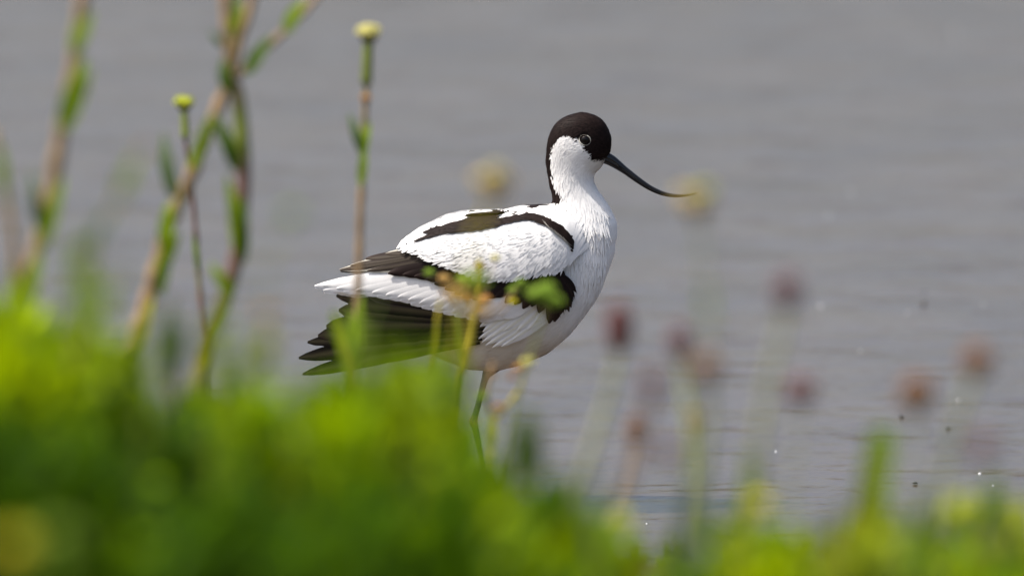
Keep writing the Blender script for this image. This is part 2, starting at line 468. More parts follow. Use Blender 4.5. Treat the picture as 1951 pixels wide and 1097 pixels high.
def body_plumage():
    """short contour feathers over the one body surface, kept in the body's own mesh"""
    V = [BV]; Fs = list(BF)
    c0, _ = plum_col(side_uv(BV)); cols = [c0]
    tri = []
    for f in BF:
        tri.append((f[0], f[1], f[2]))
        if len(f) == 4: tri.append((f[0], f[2], f[3]))
    T = np.array(tri); A, B, C = BV[T[:, 0]], BV[T[:, 1]], BV[T[:, 2]]
    cr = np.cross(B - A, C - A); area = np.linalg.norm(cr, axis=1)
    nrm = cr / (area[:, None] + 1e-12)
    # smooth vertex normals
    vn = np.zeros_like(BV)
    for j in range(3): np.add.at(vn, T[:, j], cr)
    vn /= np.linalg.norm(vn, axis=1, keepdims=True) + 1e-12
    norms = [vn]
    cen = (A + B + C) / 3; cuv = side_uv(cen)
    hd = np.clip((345 - cuv[:, 1]) / 60, 0, 1)
    wgt = area * (1 + 2.6 * hd)
    N_ = 38000
    idx = NR.choice(len(T), N_, p=wgt / wgt.sum())
    r1, r2 = NR.rand(N_), NR.rand(N_); s_ = np.sqrt(r1)
    b0, b1, b2 = (1 - s_)[:, None], (s_ * (1 - r2))[:, None], (s_ * r2)[:, None]
    t = T[idx]
    P = b0 * BV[t[:, 0]] + b1 * BV[t[:, 1]] + b2 * BV[t[:, 2]]
    n = b0 * vn[t[:, 0]] + b1 * vn[t[:, 1]] + b2 * vn[t[:, 2]]
    n /= np.linalg.norm(n, axis=1, keepdims=True)
    UV = side_uv(P)
    d = field(CTRL, UV)
    ang = NR.normal(0, 0.16, N_)
    d = np.stack([d[:, 0] * np.cos(ang) - d[:, 1] * np.sin(ang), d[:, 0] * np.sin(ang) + d[:, 1] * np.cos(ang)], 1)
    D = np.stack([d[:, 0], np.zeros(N_), -d[:, 1]], 1)
    D = D - n * (D * n).sum(1)[:, None]
    ln = np.linalg.norm(D, axis=1)
    ok = ln > 0.15
    D = D / (ln[:, None] + 1e-9)
    eye = np.hypot(UV[:, 0] - 1114, UV[:, 1] - 267) < 15
    billb = (UV[:, 0] > 1152) & (UV[:, 1] > 290)
    ok &= ~eye & ~billb
    h = np.clip((350 - UV[:, 1]) / 70, 0, 1)
    rough = np.clip((UV[:, 0] - 1080) / 70, 0, 1) * np.clip((UV[:, 1] - 385) / 60, 0, 1) * np.clip((640 - UV[:, 1]) / 80, 0, 1)
    Lh = (24 + 12 * rough) * (1 - h) + 6.5 * h
    Lh = Lh * NR.uniform(0.7, 1.25, N_) * S
    Wd = ((2.6 - 0.2 * rough) * (1 - h) + 1.3 * h) * NR.uniform(0.7, 1.3, N_) * S
    lift = (0.05 + 0.06 * rough + 0.02 * h) * NR.uniform(0.3, 1.6, N_)
    side = np.cross(D, n)
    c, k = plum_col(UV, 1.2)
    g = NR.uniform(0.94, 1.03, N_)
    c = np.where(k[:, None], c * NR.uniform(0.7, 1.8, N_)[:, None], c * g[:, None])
    ok_i = np.where(ok)[0]
    off = len(BV)
    ts = (0.0, 0.35, 0.72, 1.0); wsz = (0.7, 1.0, 0.6, 0.05)
    m_ = len(ok_i)
    allv = np.zeros((m_, 8, 3)); alln = np.zeros((m_, 8, 3)); allc = np.zeros((m_, 8, 3))
    for j, (tt, wz) in enumerate(zip(ts, wsz)):
        base = P + D * (Lh * tt)[:, None] + n * ((0.5 + 0.6 * tt) * S + lift * Lh * (tt ** 1.5) - 0.08 * Lh * 0)[:, None]
        # follow the curve of the body a little
        base = base - n * ((Lh * tt) ** 2 / (2 * 130 * S))[:, None]
        for q, sg in enumerate((-1, 1)):
            allv[:, j * 2 + q] = (base + side * (sg * Wd * wz)[:, None])[ok_i]
            nn = n - D * (lift * 0.8 * tt)[:, None] + side * (sg * 0.15)
            alln[:, j * 2 + q] = (nn / np.linalg.norm(nn, axis=1, keepdims=True))[ok_i]
            allc[:, j * 2 + q] = c[ok_i]
    V.append(allv.reshape(-1, 3)); norms.append(alln.reshape(-1, 3)); cols.append(allc.reshape(-1, 3))
    base_i = off + np.arange(m_) * 8
    for a, b, c2, d2 in ((0, 1, 3, 2), (2, 3, 5, 4), (4, 5, 7, 6)):
        Fs.extend(np.stack([base_i + a, base_i + b, base_i + c2, base_i + d2], 1).tolist())
    return np.concatenate(V), Fs, np.concatenate(cols), np.concatenate(norms)

v_, f_, c_, n_ = body_plumage()
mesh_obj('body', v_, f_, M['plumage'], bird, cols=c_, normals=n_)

# ---- wing surface: how far the folded wing stands out from the mid plane
SHU  = [540, 620, 700, 760, 800, 850, 900, 950, 1000, 1050, 1080, 1100, 1130]
SHW  = [34, 44, 54, 62, 70, 82, 92, 97, 95, 88, 76, 60, 40]
STOP = [520, 505, 478, 455, 436, 411, 402, 398, 390, 388, 396, 405, 420]
def shell(u, v):
    hw = np.interp(u, SHU, SHW); top = np.interp(u, SHU, STOP)
    zm = 560.0
    x = np.clip((zm - v) / (zm - top), 0, 1)
    w_ = -hw * (1 - x ** 2.4) ** (1 / 2.4)
    return np.where(v > zm, -hw + (v - zm) * 0.22, w_)

def drape(U, Vv, lift):
    """photo coordinates on the near wing, raised by lift pixels, to world"""
    U = np.asarray(U, float); Vv = np.asarray(Vv, float)
    w_ = np.full_like(U, -60.0)
    for _ in range(4):
        w_ = shell(U, Vv + w_ * TP) - lift
    vl = Vv + w_ * TP
    return np.stack([(U - CX) * S, D0 * CP + w_ * S, B0Z + (CY - vl) * S / CP], -1)

def shell_normal(W):
    u = CX + W[:, 0] / S; v = CY - (W[:, 2] - B0Z) * CP / S; e = 4.0
    su = (shell(u + e, v) - shell(u - e, v)) / (2 * e); sv = (shell(u, v + e) - shell(u, v - e)) / (2 * e)
    n = np.stack([np.clip(su, -2, 2), -np.ones_like(u), np.clip(-sv, -1.5, 3)], 1)
    return n / np.linalg.norm(n, axis=1, keepdims=True)
OUTU = [753, 755, 765, 800, 850, 880, 905, 945, 1000, 1050, 1080, 1095, 1130]
OUTV = [0, 473, 457, 432, 408, 401, 399, 399, 388, 387, 402, 420, 430]
class Feathers:
    def __init__(self, smooth=0.0): self.V, self.F, self.C, self.UV = [], [], [], []; self.n = 0; self.PN = []; self.smooth = smooth
    def add(self, base, tip, width, lift=(4, 8), bend=0.0, col=WHITE, tipcol=None, shaft=None, edge=None, cup=2.0,
            nt=14, tiprnd=0.3, fray=0.0, tippow=0.5, basew=0.55):
        b, t_ = np.array(base, float), np.array(tip, float)
        ax = t_ - b; L_ = np.hypot(*ax); ax = ax / L_; pn = np.array((-ax[1], ax[0]))
        ss = np.array((-1, -.55, -.045, .045, .55, 1.0)) if shaft is not None else np.array((-1, -.5, 0, .5, 1.0))
        tt = np.linspace(0, 1, nt)
        prof = basew + (1 - basew) * np.minimum(1, tt / 0.4)
        k = tt > 1 - tiprnd
        prof[k] *= np.maximum(0.03, 1 - ((tt[k] - (1 - tiprnd)) / tiprnd) ** 2) ** tippow
        cen = b[None] + ax[None] * (tt * L_)[:, None] + pn[None] * (bend * 4 * tt * (1 - tt) * 0.5 + bend * 0.0)[:, None]
        off0 = self.n
        seed = R.random() * 100
        e1 = NR.normal(0, fray, nt) if fray else np.zeros(nt); e2 = NR.normal(0, fray, nt) if fray else np.zeros(nt)
        for j, s_ in enumerate(ss):
            e = e1 if s_ < 0 else e2
            off = s_ * width * prof * (1 + (e if abs(s_) == 1 else 0))
            pos = cen + pn[None] * off[:, None]
            pos[:, 1] = np.maximum(pos[:, 1], np.interp(pos[:, 0], OUTU, OUTV) + 1.5 * abs(s_) * R.random())
            lf = lift[0] + (lift[1] - lift[0]) * tt - cup * s_ * s_
            W = drape(pos[:, 0], pos[:, 1], lf)
            self.V.append(W)
            self.PN.append(shell_normal(W))
            cc = np.repeat(np.array(col, float)[None], nt, 0)
            if tipcol is not None:
                mix = np.clip((tt - 0.72) / 0.28, 0, 1)[:, None]; cc = cc * (1 - mix) + np.array(tipcol)[None] * mix
            if shaft is not None and abs(s_) < .1: cc = np.repeat(np.array(shaft, float)[None], nt, 0)
            if edge is not None and abs(s_) == 1: cc = np.repeat(np.array(edge, float)[None], nt, 0)
            self.C.append(cc)
            self.UV.append(np.stack([np.full(nt, abs(s_) * 1.0 + seed), tt * L_ / 100 + abs(s_) * width * 0.008 + seed], 1))
        m_ = len(ss)
        for j in range(m_ - 1):
            for i in range(nt - 1):
                a = off0 + j * nt + i
                self.F.append((a + nt, a + nt + 1, a + 1, a))
        self.n += m_ * nt
    def build(self, name, parent, mirror=False):
        V = np.concatenate(self.V); F = self.F; Nn = None
        if self.smooth:
            A = np.array(F); cr = np.cross(V[A[:, 1]] - V[A[:, 0]], V[A[:, 2]] - V[A[:, 0]])
            vn = np.zeros_like(V)
            for q in range(4): np.add.at(vn, A[:, q], cr)
            vn /= np.linalg.norm(vn, axis=1, keepdims=True) + 1e-12
            Nn = np.concatenate(self.PN) * self.smooth + vn * (1 - self.smooth)
            Nn /= np.linalg.norm(Nn, axis=1, keepdims=True) + 1e-12
        if mirror:
            V = V.copy(); V[:, 2] -= 2.4 * np.abs(V[:, 1] - D0 * CP) * TP; V[:, 1] = D0 * CP + 0.9 * (D0 * CP - V[:, 1])
            F = [tuple(reversed(f)) for f in F]
            if Nn is not None: Nn = Nn * np.array((1, -1, 1))
        return mesh_obj(name, V, F, M['feather'], parent, cols=np.concatenate(self.C), uvs=np.concatenate(self.UV), normals=Nn)

def wcol(): return WHITE * R.uniform(0.97, 1.02) * np.array((1, 1, 1))
def bcol(): return BLACK * R.uniform(0.8, 1.6)

def sample_poly(poly, n):
    P = np.array(poly); lo, hi = P.min(0), P.max(0); out = np.zeros((0, 2))
    while len(out) < n:
        q = lo + NR.rand(n * 3, 2) * (hi - lo); out = np.concatenate([out, q[in_poly(q, poly)]])
    return out[:n]

WPANEL = [(1092, 478), (1086, 462), (1072, 448), (1050, 435), (1030, 429), (1005, 420), (975, 422), (939, 433), (873, 444), (825, 452), (772, 467), (757, 474),
          (762, 478), (800, 486), (812, 496), (850, 508), (885, 520), (905, 532), (935, 536), (970, 534), (1010, 528), (1040, 522), (1072, 518), (1090, 505)]
WDIR = np.array([(770, 472, -1, .35), (800, 480, -1, .3), (860, 500, -1, .5), (920, 525, -.95, .7), (960, 525, -.8, .85), (1010, 515, -.6, .95), (1060, 500, -.5, 1),
                 (1085, 475, -.35, 1), (1070, 455, -.5, .8), (1030, 440, -.9, .45), (980, 435, -1, .25), (920, 450, -1, .25), (860, 460, -1, .25), (960, 480, -.95, .4), (1020, 475, -.8, .6)], float)
SDIR = np.array([(1090, 470, -.1, -1), (1075, 440, -.65, -.75), (1050, 422, -.85, -.45), (1035, 415, -.95, -.25), (1015, 410, -1, -.05), (980, 414, -1, .2), (940, 425, -1, .28), (880, 436, -1, .2),
                 (830, 448, -1, .35), (780, 464, -1, .45), (930, 405, -1, .15), (890, 412, -1, .35)], float)
UPPERW = [(755, 475), (765, 458), (800, 433), (850, 408), (880, 400), (905, 399), (886, 413), (845, 428), (815, 440), (800, 450), (775, 464)]

def panel(F, poly, n, dirs, L_, W_, lift0, lift1, colf, front=(1, -0.5), jit=0.15, tiprnd=0.5, nt=7, inside=False):
    tips = sample_poly(poly, n)
    key = tips @ np.array(front); key = (key - key.min()) / (np.ptp(key) + 1e-9)
    d = field(dirs, tips)
    for i in range(n):
        a = R.gauss(0, jit); ca, sa = math.cos(a), math.sin(a)
        dd = np.array((d[i, 0] * ca - d[i, 1] * sa, d[i, 0] * sa + d[i, 1] * ca))
        L1 = L_ * R.uniform(.7, 1.25)
        if inside:
            while L1 > 5 and not in_poly((tips[i] - dd * L1)[None], poly)[0]: L1 *= .75
        lf = lift0 + (lift1 - lift0) * key[i] + R.uniform(-.3, .3)
        F.add(tips[i] - dd * L1, tips[i], W_ * R.uniform(.75, 1.25), (lf - 1.2, lf + .25), R.gauss(0, 2), colf(), cup=0.5, nt=nt, tiprnd=tiprnd, tippow=0.8, fray=0.0)

def build_wing(mirror):
    wing = Feathers(.96)   # white covert shield: the wing itself
    panel(wing, WPANEL, 520, WDIR, 60, 8.5, 17, 21, wcol, tiprnd=.75)
    panel(wing, WPANEL, 900, WDIR, 50, 2.8, 20, 22.5, wcol, tiprnd=0.9, jit=0.12)
    # fine barbs fringing the lower edge of the shield
    edge = [(757, 476), (800, 487), (812, 497), (850, 509), (885, 521), (905, 533), (935, 538), (970, 535), (1010, 529), (1040, 523), (1072, 519)]
    E = np.array(edge, float)
    for i in range(260):
        q = R.random() * (len(E) - 1); a = int(q); p = E[a] + (E[a + 1] - E[a]) * (q - a)
        d = field(WDIR, p[None])[0]; d = d + NR.normal(0, .15, 2)
        t_ = p + d * R.uniform(-2, 6); wing.add(t_ - d * R.uniform(14, 26), t_, R.uniform(1.0, 2.2), (18, 20), 0, wcol(), nt=5, tiprnd=.9, cup=.3)
    wob = wing.build('wing', bird, mirror)

    sc = Feathers(.7)     # black scapular stripe and white scapulars
    panel(sc, UPPERW, 150, np.array([(760, 470, -1, .6), (850, 420, -1, .4), (890, 405, -1, .2)], float), 50, 6, 16, 20, wcol)
    panel(sc, STRIPE, 620, SDIR, 26, 2.0, 24, 27, bcol, tiprnd=.8, jit=.05, inside=True)
    for q in range(10):
        a = R.uniform(0, 1); p = np.array((1040, 424)) * (1 - a) + np.array((1086, 462)) * a
        sc.add(p + np.array((-12, -9)), p + np.array((6, 9)), .9, (27, 28), 3, np.array((.22, .21, .19)), nt=5, tiprnd=.9)
    sc.build('scapulars', wob, mirror)

    bk = Feathers(.4)     # black greater coverts and tertials
    blk = [((830, 482), (648, 514), 11, -6), ((825, 480), (668, 506), 11, -5), ((822, 478), (697, 493), 11, -4), ((832, 480), (735, 484), 11, -3),
           ((835, 490), (700, 516), 11, -4), ((850, 496), (740, 521), 12, -4), ((865, 502), (768, 524), 12, -3), ((880, 508), (790, 527), 12, -3),
           ((895, 512), (812, 532), 12, -3), ((908, 518), (828, 541), 12, -3), ((925, 522), (848, 551), 12, -2), ((940, 524), (866, 560), 12, -2),
           ((955, 526), (882, 566), 13, -2), ((970, 527), (900, 570), 13, 0), ((985, 527), (913, 568), 13, 0), ((1000, 524), (926, 567), 13, 0),
           ((1010, 522), (944, 566), 12, 2), ((1022, 520), (962, 577), 12, 2), ((1034, 518), (980, 580), 12, 2), ((1042, 516), (996, 588), 12, 2), ((1050, 514), (1012, 584), 12, 2),
           ((1056, 514), (1026, 596), 13, 0), ((1060, 512), (1046, 616), 13, -4), ((1066, 514), (1056, 613), 13, -6), ((1068, 516), (1066, 600), 12, -8),
           ((1050, 516), (1079, 590), 10, -10), ((1046, 517), (1088, 586), 7, -16), ((1044, 517), (1091, 575), 6, -18), ((1042, 517), (1098, 557), 6, -15), ((1040, 518), (1094, 566), 6, -17),
           ((1046, 516), (1096, 548), 5, -10), ((1040, 520), (1084, 594), 7, -16)]
    for (b, t_, w_, bd) in blk:
        left = t_[0] < 740
        brown = t_[1] > 585
        bk.add(b, t_, w_, (10, 14.5 if not left else 12), bd, bcol() if not brown else BROWN * .5, tipcol=BROWN if brown else (BLACK * 2 if not left else BROWN * 0.8),
               shaft=None if not left else (0.05, .04, .03), edge=(0.62, .59, .5) if left and R.random() < .6 else None, nt=12, tiprnd=.45 if not left else .6, tippow=.6, cup=2.5)
    for q in range(34):
        a = R.random(); b0 = np.array((1050 + R.gauss(0, 7), 517 + R.gauss(0, 3)))
        t0 = np.array((1099 - 52 * a ** 1.4, 553 + 62 * a ** .8)) + NR.normal(0, 2.5, 2)
        bk.add(b0, t0, R.uniform(1.6, 3.2), (13, 14.5), -16 + 12 * a, bcol() if q % 4 else BROWN * .7, nt=10, tiprnd=.8, tippow=.8, cup=.5)
    bk.build('black_coverts', wob, mirror)

    se = Feathers(.55)     # white secondaries
    tips = [(600, 545), (617, 553), (655, 556), (690, 560), (718, 565), (742, 569), (763, 573), (783, 580), (804, 586), (824, 592), (845, 597), (866, 602), (890, 607), (914, 612), (936, 606), (955, 604)]
    n_s = len(tips)
    for i, t_ in enumerate(tips):
        a = i / (n_s - 1)
        b = (805 + 215 * a + 10, 512 + 40 * a)
        se.add(b, t_, 13 + 4 * a, (5.5 + 1.8 * a, 8 + 1.8 * a), -5 + 3 * a, wcol() * (1 if i < 11 else .97), shaft=WHITE * .9, nt=14, tiprnd=.35 if i > 1 else .6, tippow=.6, cup=1.5, fray=.03)
        if i < n_s - 1:
            t2 = ((t_[0] + tips[i + 1][0]) / 2 + 6, (t_[1] + tips[i + 1][1]) / 2 - 5)
            se.add((b[0] + 6, b[1]), t2, 12, (6.3 + 1.8 * a, 9.5 + 1.8 * a), -5 + 3 * a, wcol(), nt=12, tiprnd=.4, tippow=.6, cup=1.5, fray=.03)
    # loose flank plumes below the wing
    for (b, t_, w_) in [((1050, 560), (918, 652), 9), ((1060, 572), (925, 658), 9), ((1055, 585), (938, 662), 8), ((1030, 562), (912, 645), 9), ((1010, 560), (920, 632), 11), ((990, 558), (915, 622), 11),
                        ((1065, 590), (955, 660), 8), ((1040, 568), (930, 645), 10), ((1066, 580), (975, 648), 9), ((1050, 560), (960, 630), 11), ((1060, 560), (985, 630), 11), ((1066, 565), (1005, 628), 10), ((1060, 560), (1020, 612), 11)]:
        se.add(b, t_, w_, (2, 7), -5, wcol(), shaft=(.75, .72, .6), edge=WHITE * .9, nt=12, tiprnd=.5, tippow=.7, fray=.06)
    se.build('secondaries', wob, mirror)

    # the spread black primaries, each a feather of its own
    prim = [((940, 596), (702, 563), 14, -4), ((936, 602), (664, 578), 17, -4), ((932, 608), (646, 591), 19, -4), ((930, 614), (622, 622), 21, -1),
            ((926, 622), (606, 640), 20, 2), ((922, 631), (586, 652), 19, 4), ((918, 640), (569, 682), 18, 9), ((914, 649), (576, 713), 15, 11)]
    for i, (b, t_, w_, bd) in enumerate(prim):
        f = Feathers()
        if mirror:   # the other wing is folded: its quills lie close together under the tail
            t_ = (640 + 12 * i, 560 + 3 * i)
        f.add(b, t_, w_, (3 - .5 * i, 5.0 - .5 * i), bd, np.array((0.010, 0.008, 0.006)) * R.uniform(.8, 1.3), tipcol=np.array((0.06, 0.042, 0.034)) if i < 5 else np.array((.03, .024, .018)),
              shaft=(0.085, 0.07, 0.04), edge=(.10, .08, .065) if i in (0, 2) else (0.012, .010, .008), nt=26, tiprnd=.2 if i < 5 else .36, tippow=.55 if i < 5 else .62, cup=1.0, fray=0.02 if i != 5 else .12, basew=.45)
        f.build('primary_feather', wob, mirror)
    return wob
build_wing(False)
build_wing(True)

# tail, mostly under the wings
tl = Feathers()
for i in range(7):
    a = i / 6
    tl.add((800, 540 + 8 * a), (632 + 12 * abs(i - 3), 548 + 12 * a), 13, (-50 + 6 * i, -50 + 6 * i), 0, WHITE * .93, shaft=(.7, .68, .6), nt=10, tiprnd=.3)
tl.build('tail', bird)

# bill: two mandibles along one upward curve
bc = [(1150, 300), (1166, 308), (1190, 325), (1215, 343.5), (1238, 358.5), (1262, 369), (1285, 373.3), (1307, 372.5), (1328, 368)]
br = [12.0, 10.4, 7.0, 6.0, 5.0, 4.2, 3.3, 2.3, 0.9]
path = catmull([BL(u, v, 0) for u, v in bc], 6)
rad = np.interp(np.linspace(0, len(br) - 1, len(path)), range(len(br)), br)
def mandible(upper):
    V, F = [], []; ns = 12
    for i, p in enumerate(path):
        a = path[max(i - 1, 0)]; b = path[min(i + 1, len(path) - 1)]
        t = (b - a).normalized(); up = Vector((-t.z, 0, t.x)); up = up if up.z > 0 else -up
        r = rad[i] * S
        for k in range(ns):
            th = math.pi * k / (ns - 1)
            y = math.cos(th) * r * 0.78
            z = math.sin(th) * r * (1.0 if upper else 0.92)
            if upper: z = z * 1.0 + 0.06 * r; 
            else: z = -z - 0.04 * r
            if not upper: y *= .94
            V.append(p + up * z + Vector((0, y, 0)))
    for i in range(len(path) - 1):
        for k in range(ns):
            F.append((i * ns + k, i * ns + (k + 1) % ns, (i + 1) * ns + (k + 1) % ns, (i + 1) * ns + k))
    F.append(tuple(range(ns))); F.append(tuple((len(path) - 1) * ns + k for k in range(ns)))
    return V, F
bill = mesh_obj('bill', *mandible(True), M['bill'], bird)
mesh_obj('lower_mandible', *mandible(False), M['bill'], bill)
# nostril slit
for sg in (-1, 1):
    nv, nf = tube([BL(1172, 310, sg * 7.6), BL(1180, 316, sg * 7.0), BL(1190, 323.5, sg * 6.2)], [0.4 * S, 1.3 * S, 0.4 * S], 6)
    mesh_obj('nostril', nv, nf, M['eye'], bill)

# eyes
def ellipsoid(c, rx, ry, rz, nu=20, nv=12):
    V, F = [], []
    for j in range(nv + 1):
        ph = math.pi * j / nv
        for i in range(nu):
            th = 2 * math.pi * i / nu
            V.append(Vector((c.x + rx * math.sin(ph) * math.cos(th), c.y + ry * math.sin(ph) * math.sin(th), c.z + rz * math.cos(ph))))
    for j in range(nv):
        for i in range(nu):
            F.append((j * nu + i, (j + 1) * nu + i, (j + 1) * nu + (i + 1) % nu, j * nu + (i + 1) % nu))
    return V, F
for sg in (-1, 1):
    o0 = BL(1114, 263, sg * 200)
    hit = bvh.ray_cast(o0, Vector((0, -sg, 0)))
    hp = hit[0]
    c = hp + Vector((0, -sg * 3.2 * S, 0))
    eye = mesh_obj('eye', *ellipsoid(c, 8.8 * S, 7.4 * S, 8.6 * S), M['eye'], bird)
    ring = []
    rr = []
    n_r = 36
    for i in range(n_r + 1):
        a = 2 * math.pi * i / n_r
        x, z = 11.2 * math.cos(a), 9.6 * math.sin(a)
        ct, st = math.cos(0.45), math.sin(0.45)
        ring.append(c + Vector(((x * ct + z * st) * S, sg * (6.0 - .02 * x * x) * S, (-x * st + z * ct) * S)))
        gap = abs(math.sin(a)) ** .5
        rr.append((0.05 + 0.75 * max(0, math.sin(2 * (a - 0.15))) ** .7 + (.2 if math.sin(a) < 0 else .0)) * S)
    vv, ff = tube(ring, rr, 6)
    mesh_obj('eye_ring', vv, ff, M['eyering'], eye)

# standing leg
lp = [(945, 690), (932, 706), (924, 722), (914, 760), (905, 792), (902, 804), (906, 820), (916, 870), (926, 920), (934, 965), (940, 1000)]
lr = [18, 12, 6.5, 5.6, 6.2, 8.4, 6.6, 5.0, 5.0, 5.4, 6.0]
pth = catmull([BL(u, v, 0) for u, v in lp], 5)
lrr = list(np.interp(np.linspace(0, len(lr) - 1, len(pth)), range(len(lr)), [r * S for r in lr]))
leg = mesh_obj('leg', *tube(pth, lrr, 12), M['leg'], bird)
fc = BL(940, 1002, 0)
fv, ff = [], []
for ang in (-0.55, 0.0, 0.55, math.pi):
    L_ = 0.036 if abs(ang) < 1 else 0.012
    d = Vector((math.cos(ang), math.sin(ang), 0))
    p = [fc + Vector((0, 0, .002)), fc + d * L_ * .5 + Vector((0, 0, .002)), fc + d * L_]
    a, b = tube(catmull(p, 3), lerp_list([.0028, .0024, .0012], 7), 7)
    ff += [tuple(i + len(fv) for i in q) for q in b]; fv += a
n0 = len(fv)
for ang in (-0.5, 0, 0.5): fv.append(fc + Vector((math.cos(ang) * .026, math.sin(ang) * .026, -.0005)))
fv.append(fc); ff += [(n0, n0 + 1, n0 + 3), (n0 + 1, n0 + 2, n0 + 3)]
mesh_obj('foot', fv, ff, M['leg'], leg)

# ------------------------------------------------------------------ plants
def leaf_geo(base, tip, width, bend=0.15, fold=0.25, face=None, n=8, tw=0.0):
    """a blade with a raised keel between two world points"""
    ax = tip - base; L_ = ax.length; a = ax / L_
    f = face or Vector((0, -1, 0.4))
    sd = a.cross(f).normalized(); nm = sd.cross(a).normalized()
    if tw:
        q = Matrix.Rotation(tw, 3, a); sd = q @ sd; nm = q @ nm
    V, F = [], []
    for i in range(n + 1):
        t = i / n
        pr = (math.sin(math.pi * min(1, (t * .92 + .08)) ** .75)) ** .8 if t < 1 else 0.02
        c = base + ax * t + nm * (bend * L_ * 4 * t * (1 - t))
        for s_ in (-1, 0, 1):
            V.append(c + sd * (s_ * width * pr) + nm * (abs(s_) * fold * width * pr))
    for i in range(n):
        for k in range(2):
            F.append((i * 3 + k, i * 3 + k + 1, i * 3 + k + 4, i * 3 + k + 3))
    return V, F

def blade_geo(pts, widths, face=Vector((0, -1, .2))):
    path = catmull(pts, 5); ws = lerp_list(widths, len(path)); V, F = [], []
    for i, p in enumerate(path):
        a = (path[min(i + 1, len(path) - 1)] - path[max(i - 1, 0)]).normalized()
        sd = a.cross(face).normalized(); nm = sd.cross(a)
        for s_ in (-1, 0, 1): V.append(p + sd * (s_ * ws[i]) + nm * (-.3 * ws[i] * (1 - abs(s_))))
    for i in range(len(path) - 1):
        for k in range(2): F.append((i * 3 + k, i * 3 + k + 1, i * 3 + k + 4, i * 3 + k + 3))
    return V, F

def flower_head(parent, c, r, mat, base_mat=None, up=Vector((0, 0, 1)), flat=0.7, name='flower_head'):
    """domed head of many small florets on a cup of bracts"""
    V, F = [], []
    a0, b0 = ellipsoid(c, r * .85, r * .85, r * flat * .85, 14, 8); V += a0; F += b0
    for i in range(70):
        z = R.uniform(-.15, 1); th = R.uniform(0, 2 * math.pi); q = math.sqrt(max(0, 1 - z * z))
        dv = Vector((q * math.cos(th), q * math.sin(th), z * flat))
        p = c + dv * r * .85
        a1, b1 = tube([p, p + dv * r * .13, p + dv * r * R.uniform(.18, .3)], [r * .10, r * .12, r * .04], 5)
        F += [tuple(k + len(V) for k in f) for f in b1]; V += a1
    h = mesh_obj(name, V, F, mat, parent)
    if base_mat:
        V, F = [], []
        for i in range(13):
            th = 2 * math.pi * i / 13
            d = Vector((math.cos(th), math.sin(th), 0))
            a1, b1 = leaf_geo(c + Vector((0, 0, -r * .85)) + d * r * .15, c + d * r * 1.02 + Vector((0, 0, r * R.uniform(-.12, .08))), r * .26, -.22, .1, d + Vector((0, 0, -.6)), 4)
            F += [tuple(k + len(V) for k in f) for f in b1]; V += a1
        a1, b1 = ellipsoid(c + Vector((0, 0, -r * .45)), r * .7, r * .7, r * .42, 12, 6)
        F += [tuple(k + len(V) for k in f) for f in b1]; V += a1
        mesh_obj('bracts', V, F, base_mat, h)
    return h

def spike_head(parent, c, rx, rz, mat, tilt=0.0):
    """egg shaped plantain head set with scales in rows"""
    V, F = ellipsoid(c, rx * .86, rx * .86, rz * .92, 14, 10)
    rows = 11
    for j in range(rows):
        z = -0.9 + 1.8 * j / (rows - 1); q = math.sqrt(max(.03, 1 - z * z))
        for i in range(11):
            th = 2 * math.pi * (i + .5 * (j % 2)) / 11 + R.uniform(-.1, .1)
            d = Vector((math.cos(th) * q, math.sin(th) * q, 0)); p = c + d * rx * .84 + Vector((0, 0, z * rz))
            o_ = d * rx * .2 + Vector((0, 0, rz * .12))
            a1, b1 = tube([p, p + o_ * .6, p + o_ * R.uniform(.9, 1.3)], [rx * .16, rx * .17, rx * .04], 5)
            F += [tuple(k + len(V) for k in f) for f in b1]; V += a1
    if tilt:
        rot = Matrix.Rotation(tilt, 3, 'Y'); V = [c + rot @ (v - c) for v in V]
    return mesh_obj('flower_spike', V, F, mat, parent)

PLANTS = []
def plant(name, label, cat, d, pts, rpx, mat, group=None, dd=0.0):
    """stem through photo points (top first) at distance d, rooted on the bank or lake bed; rpx is its radius in photo pixels"""
    k = S * d / D0
    P = [PX(x, y, d + dd * i / max(1, len(pts) - 1)) for i, (x, y) in enumerate(pts)]
    last = P[-1]; dv = (P[-1] - P[-2]).normalized()
    g = bank_z(last.x, last.y)
    if last.z > g + .01:
        drop = last.z - g
        hx = max(-.35, min(.35, dv.x / max(.25, -dv.z)))
        P.append(last + Vector((hx * drop * .35, 0, -drop * .55)))
        x2, y2 = last.x + hx * drop * .5, last.y
        P.append(Vector((x2, y2, bank_z(x2, y2) - .01)))
    root = thing(name, P[-1] + Vector((0, 0, .01)), label, cat, group)
    path = catmull(P, 6); n = len(path)
    rr = [k * rpx * (0.75 + 0.5 * i / n) * (1 + .12 * math.sin(i * 1.7)) for i in range(n)]
    mesh_obj('stem', *tube(path, rr, 8), M[mat], root)
    root_k = k
    return root, k
def branch(root, d, pts, rpx, mat, name='branch'):
    P = [PX(x, y, d) for x, y in pts]; path = catmull(P, 5); k = S * d / D0
    return mesh_obj(name, *tube(path, [k * rpx * (1 + .3 * i / len(path)) for i in range(len(path))], 8), M[mat], root)
def leaf(root, d, b, t, wpx, mat='leaf', bend=.1, tw=0.0, name='leaf', dz=0.0):
    k = S * d / D0
    return mesh_obj(name, *leaf_geo(PX(*b, d), PX(*t, d + dz), wpx * k, bend, tw=tw), M[mat], root)

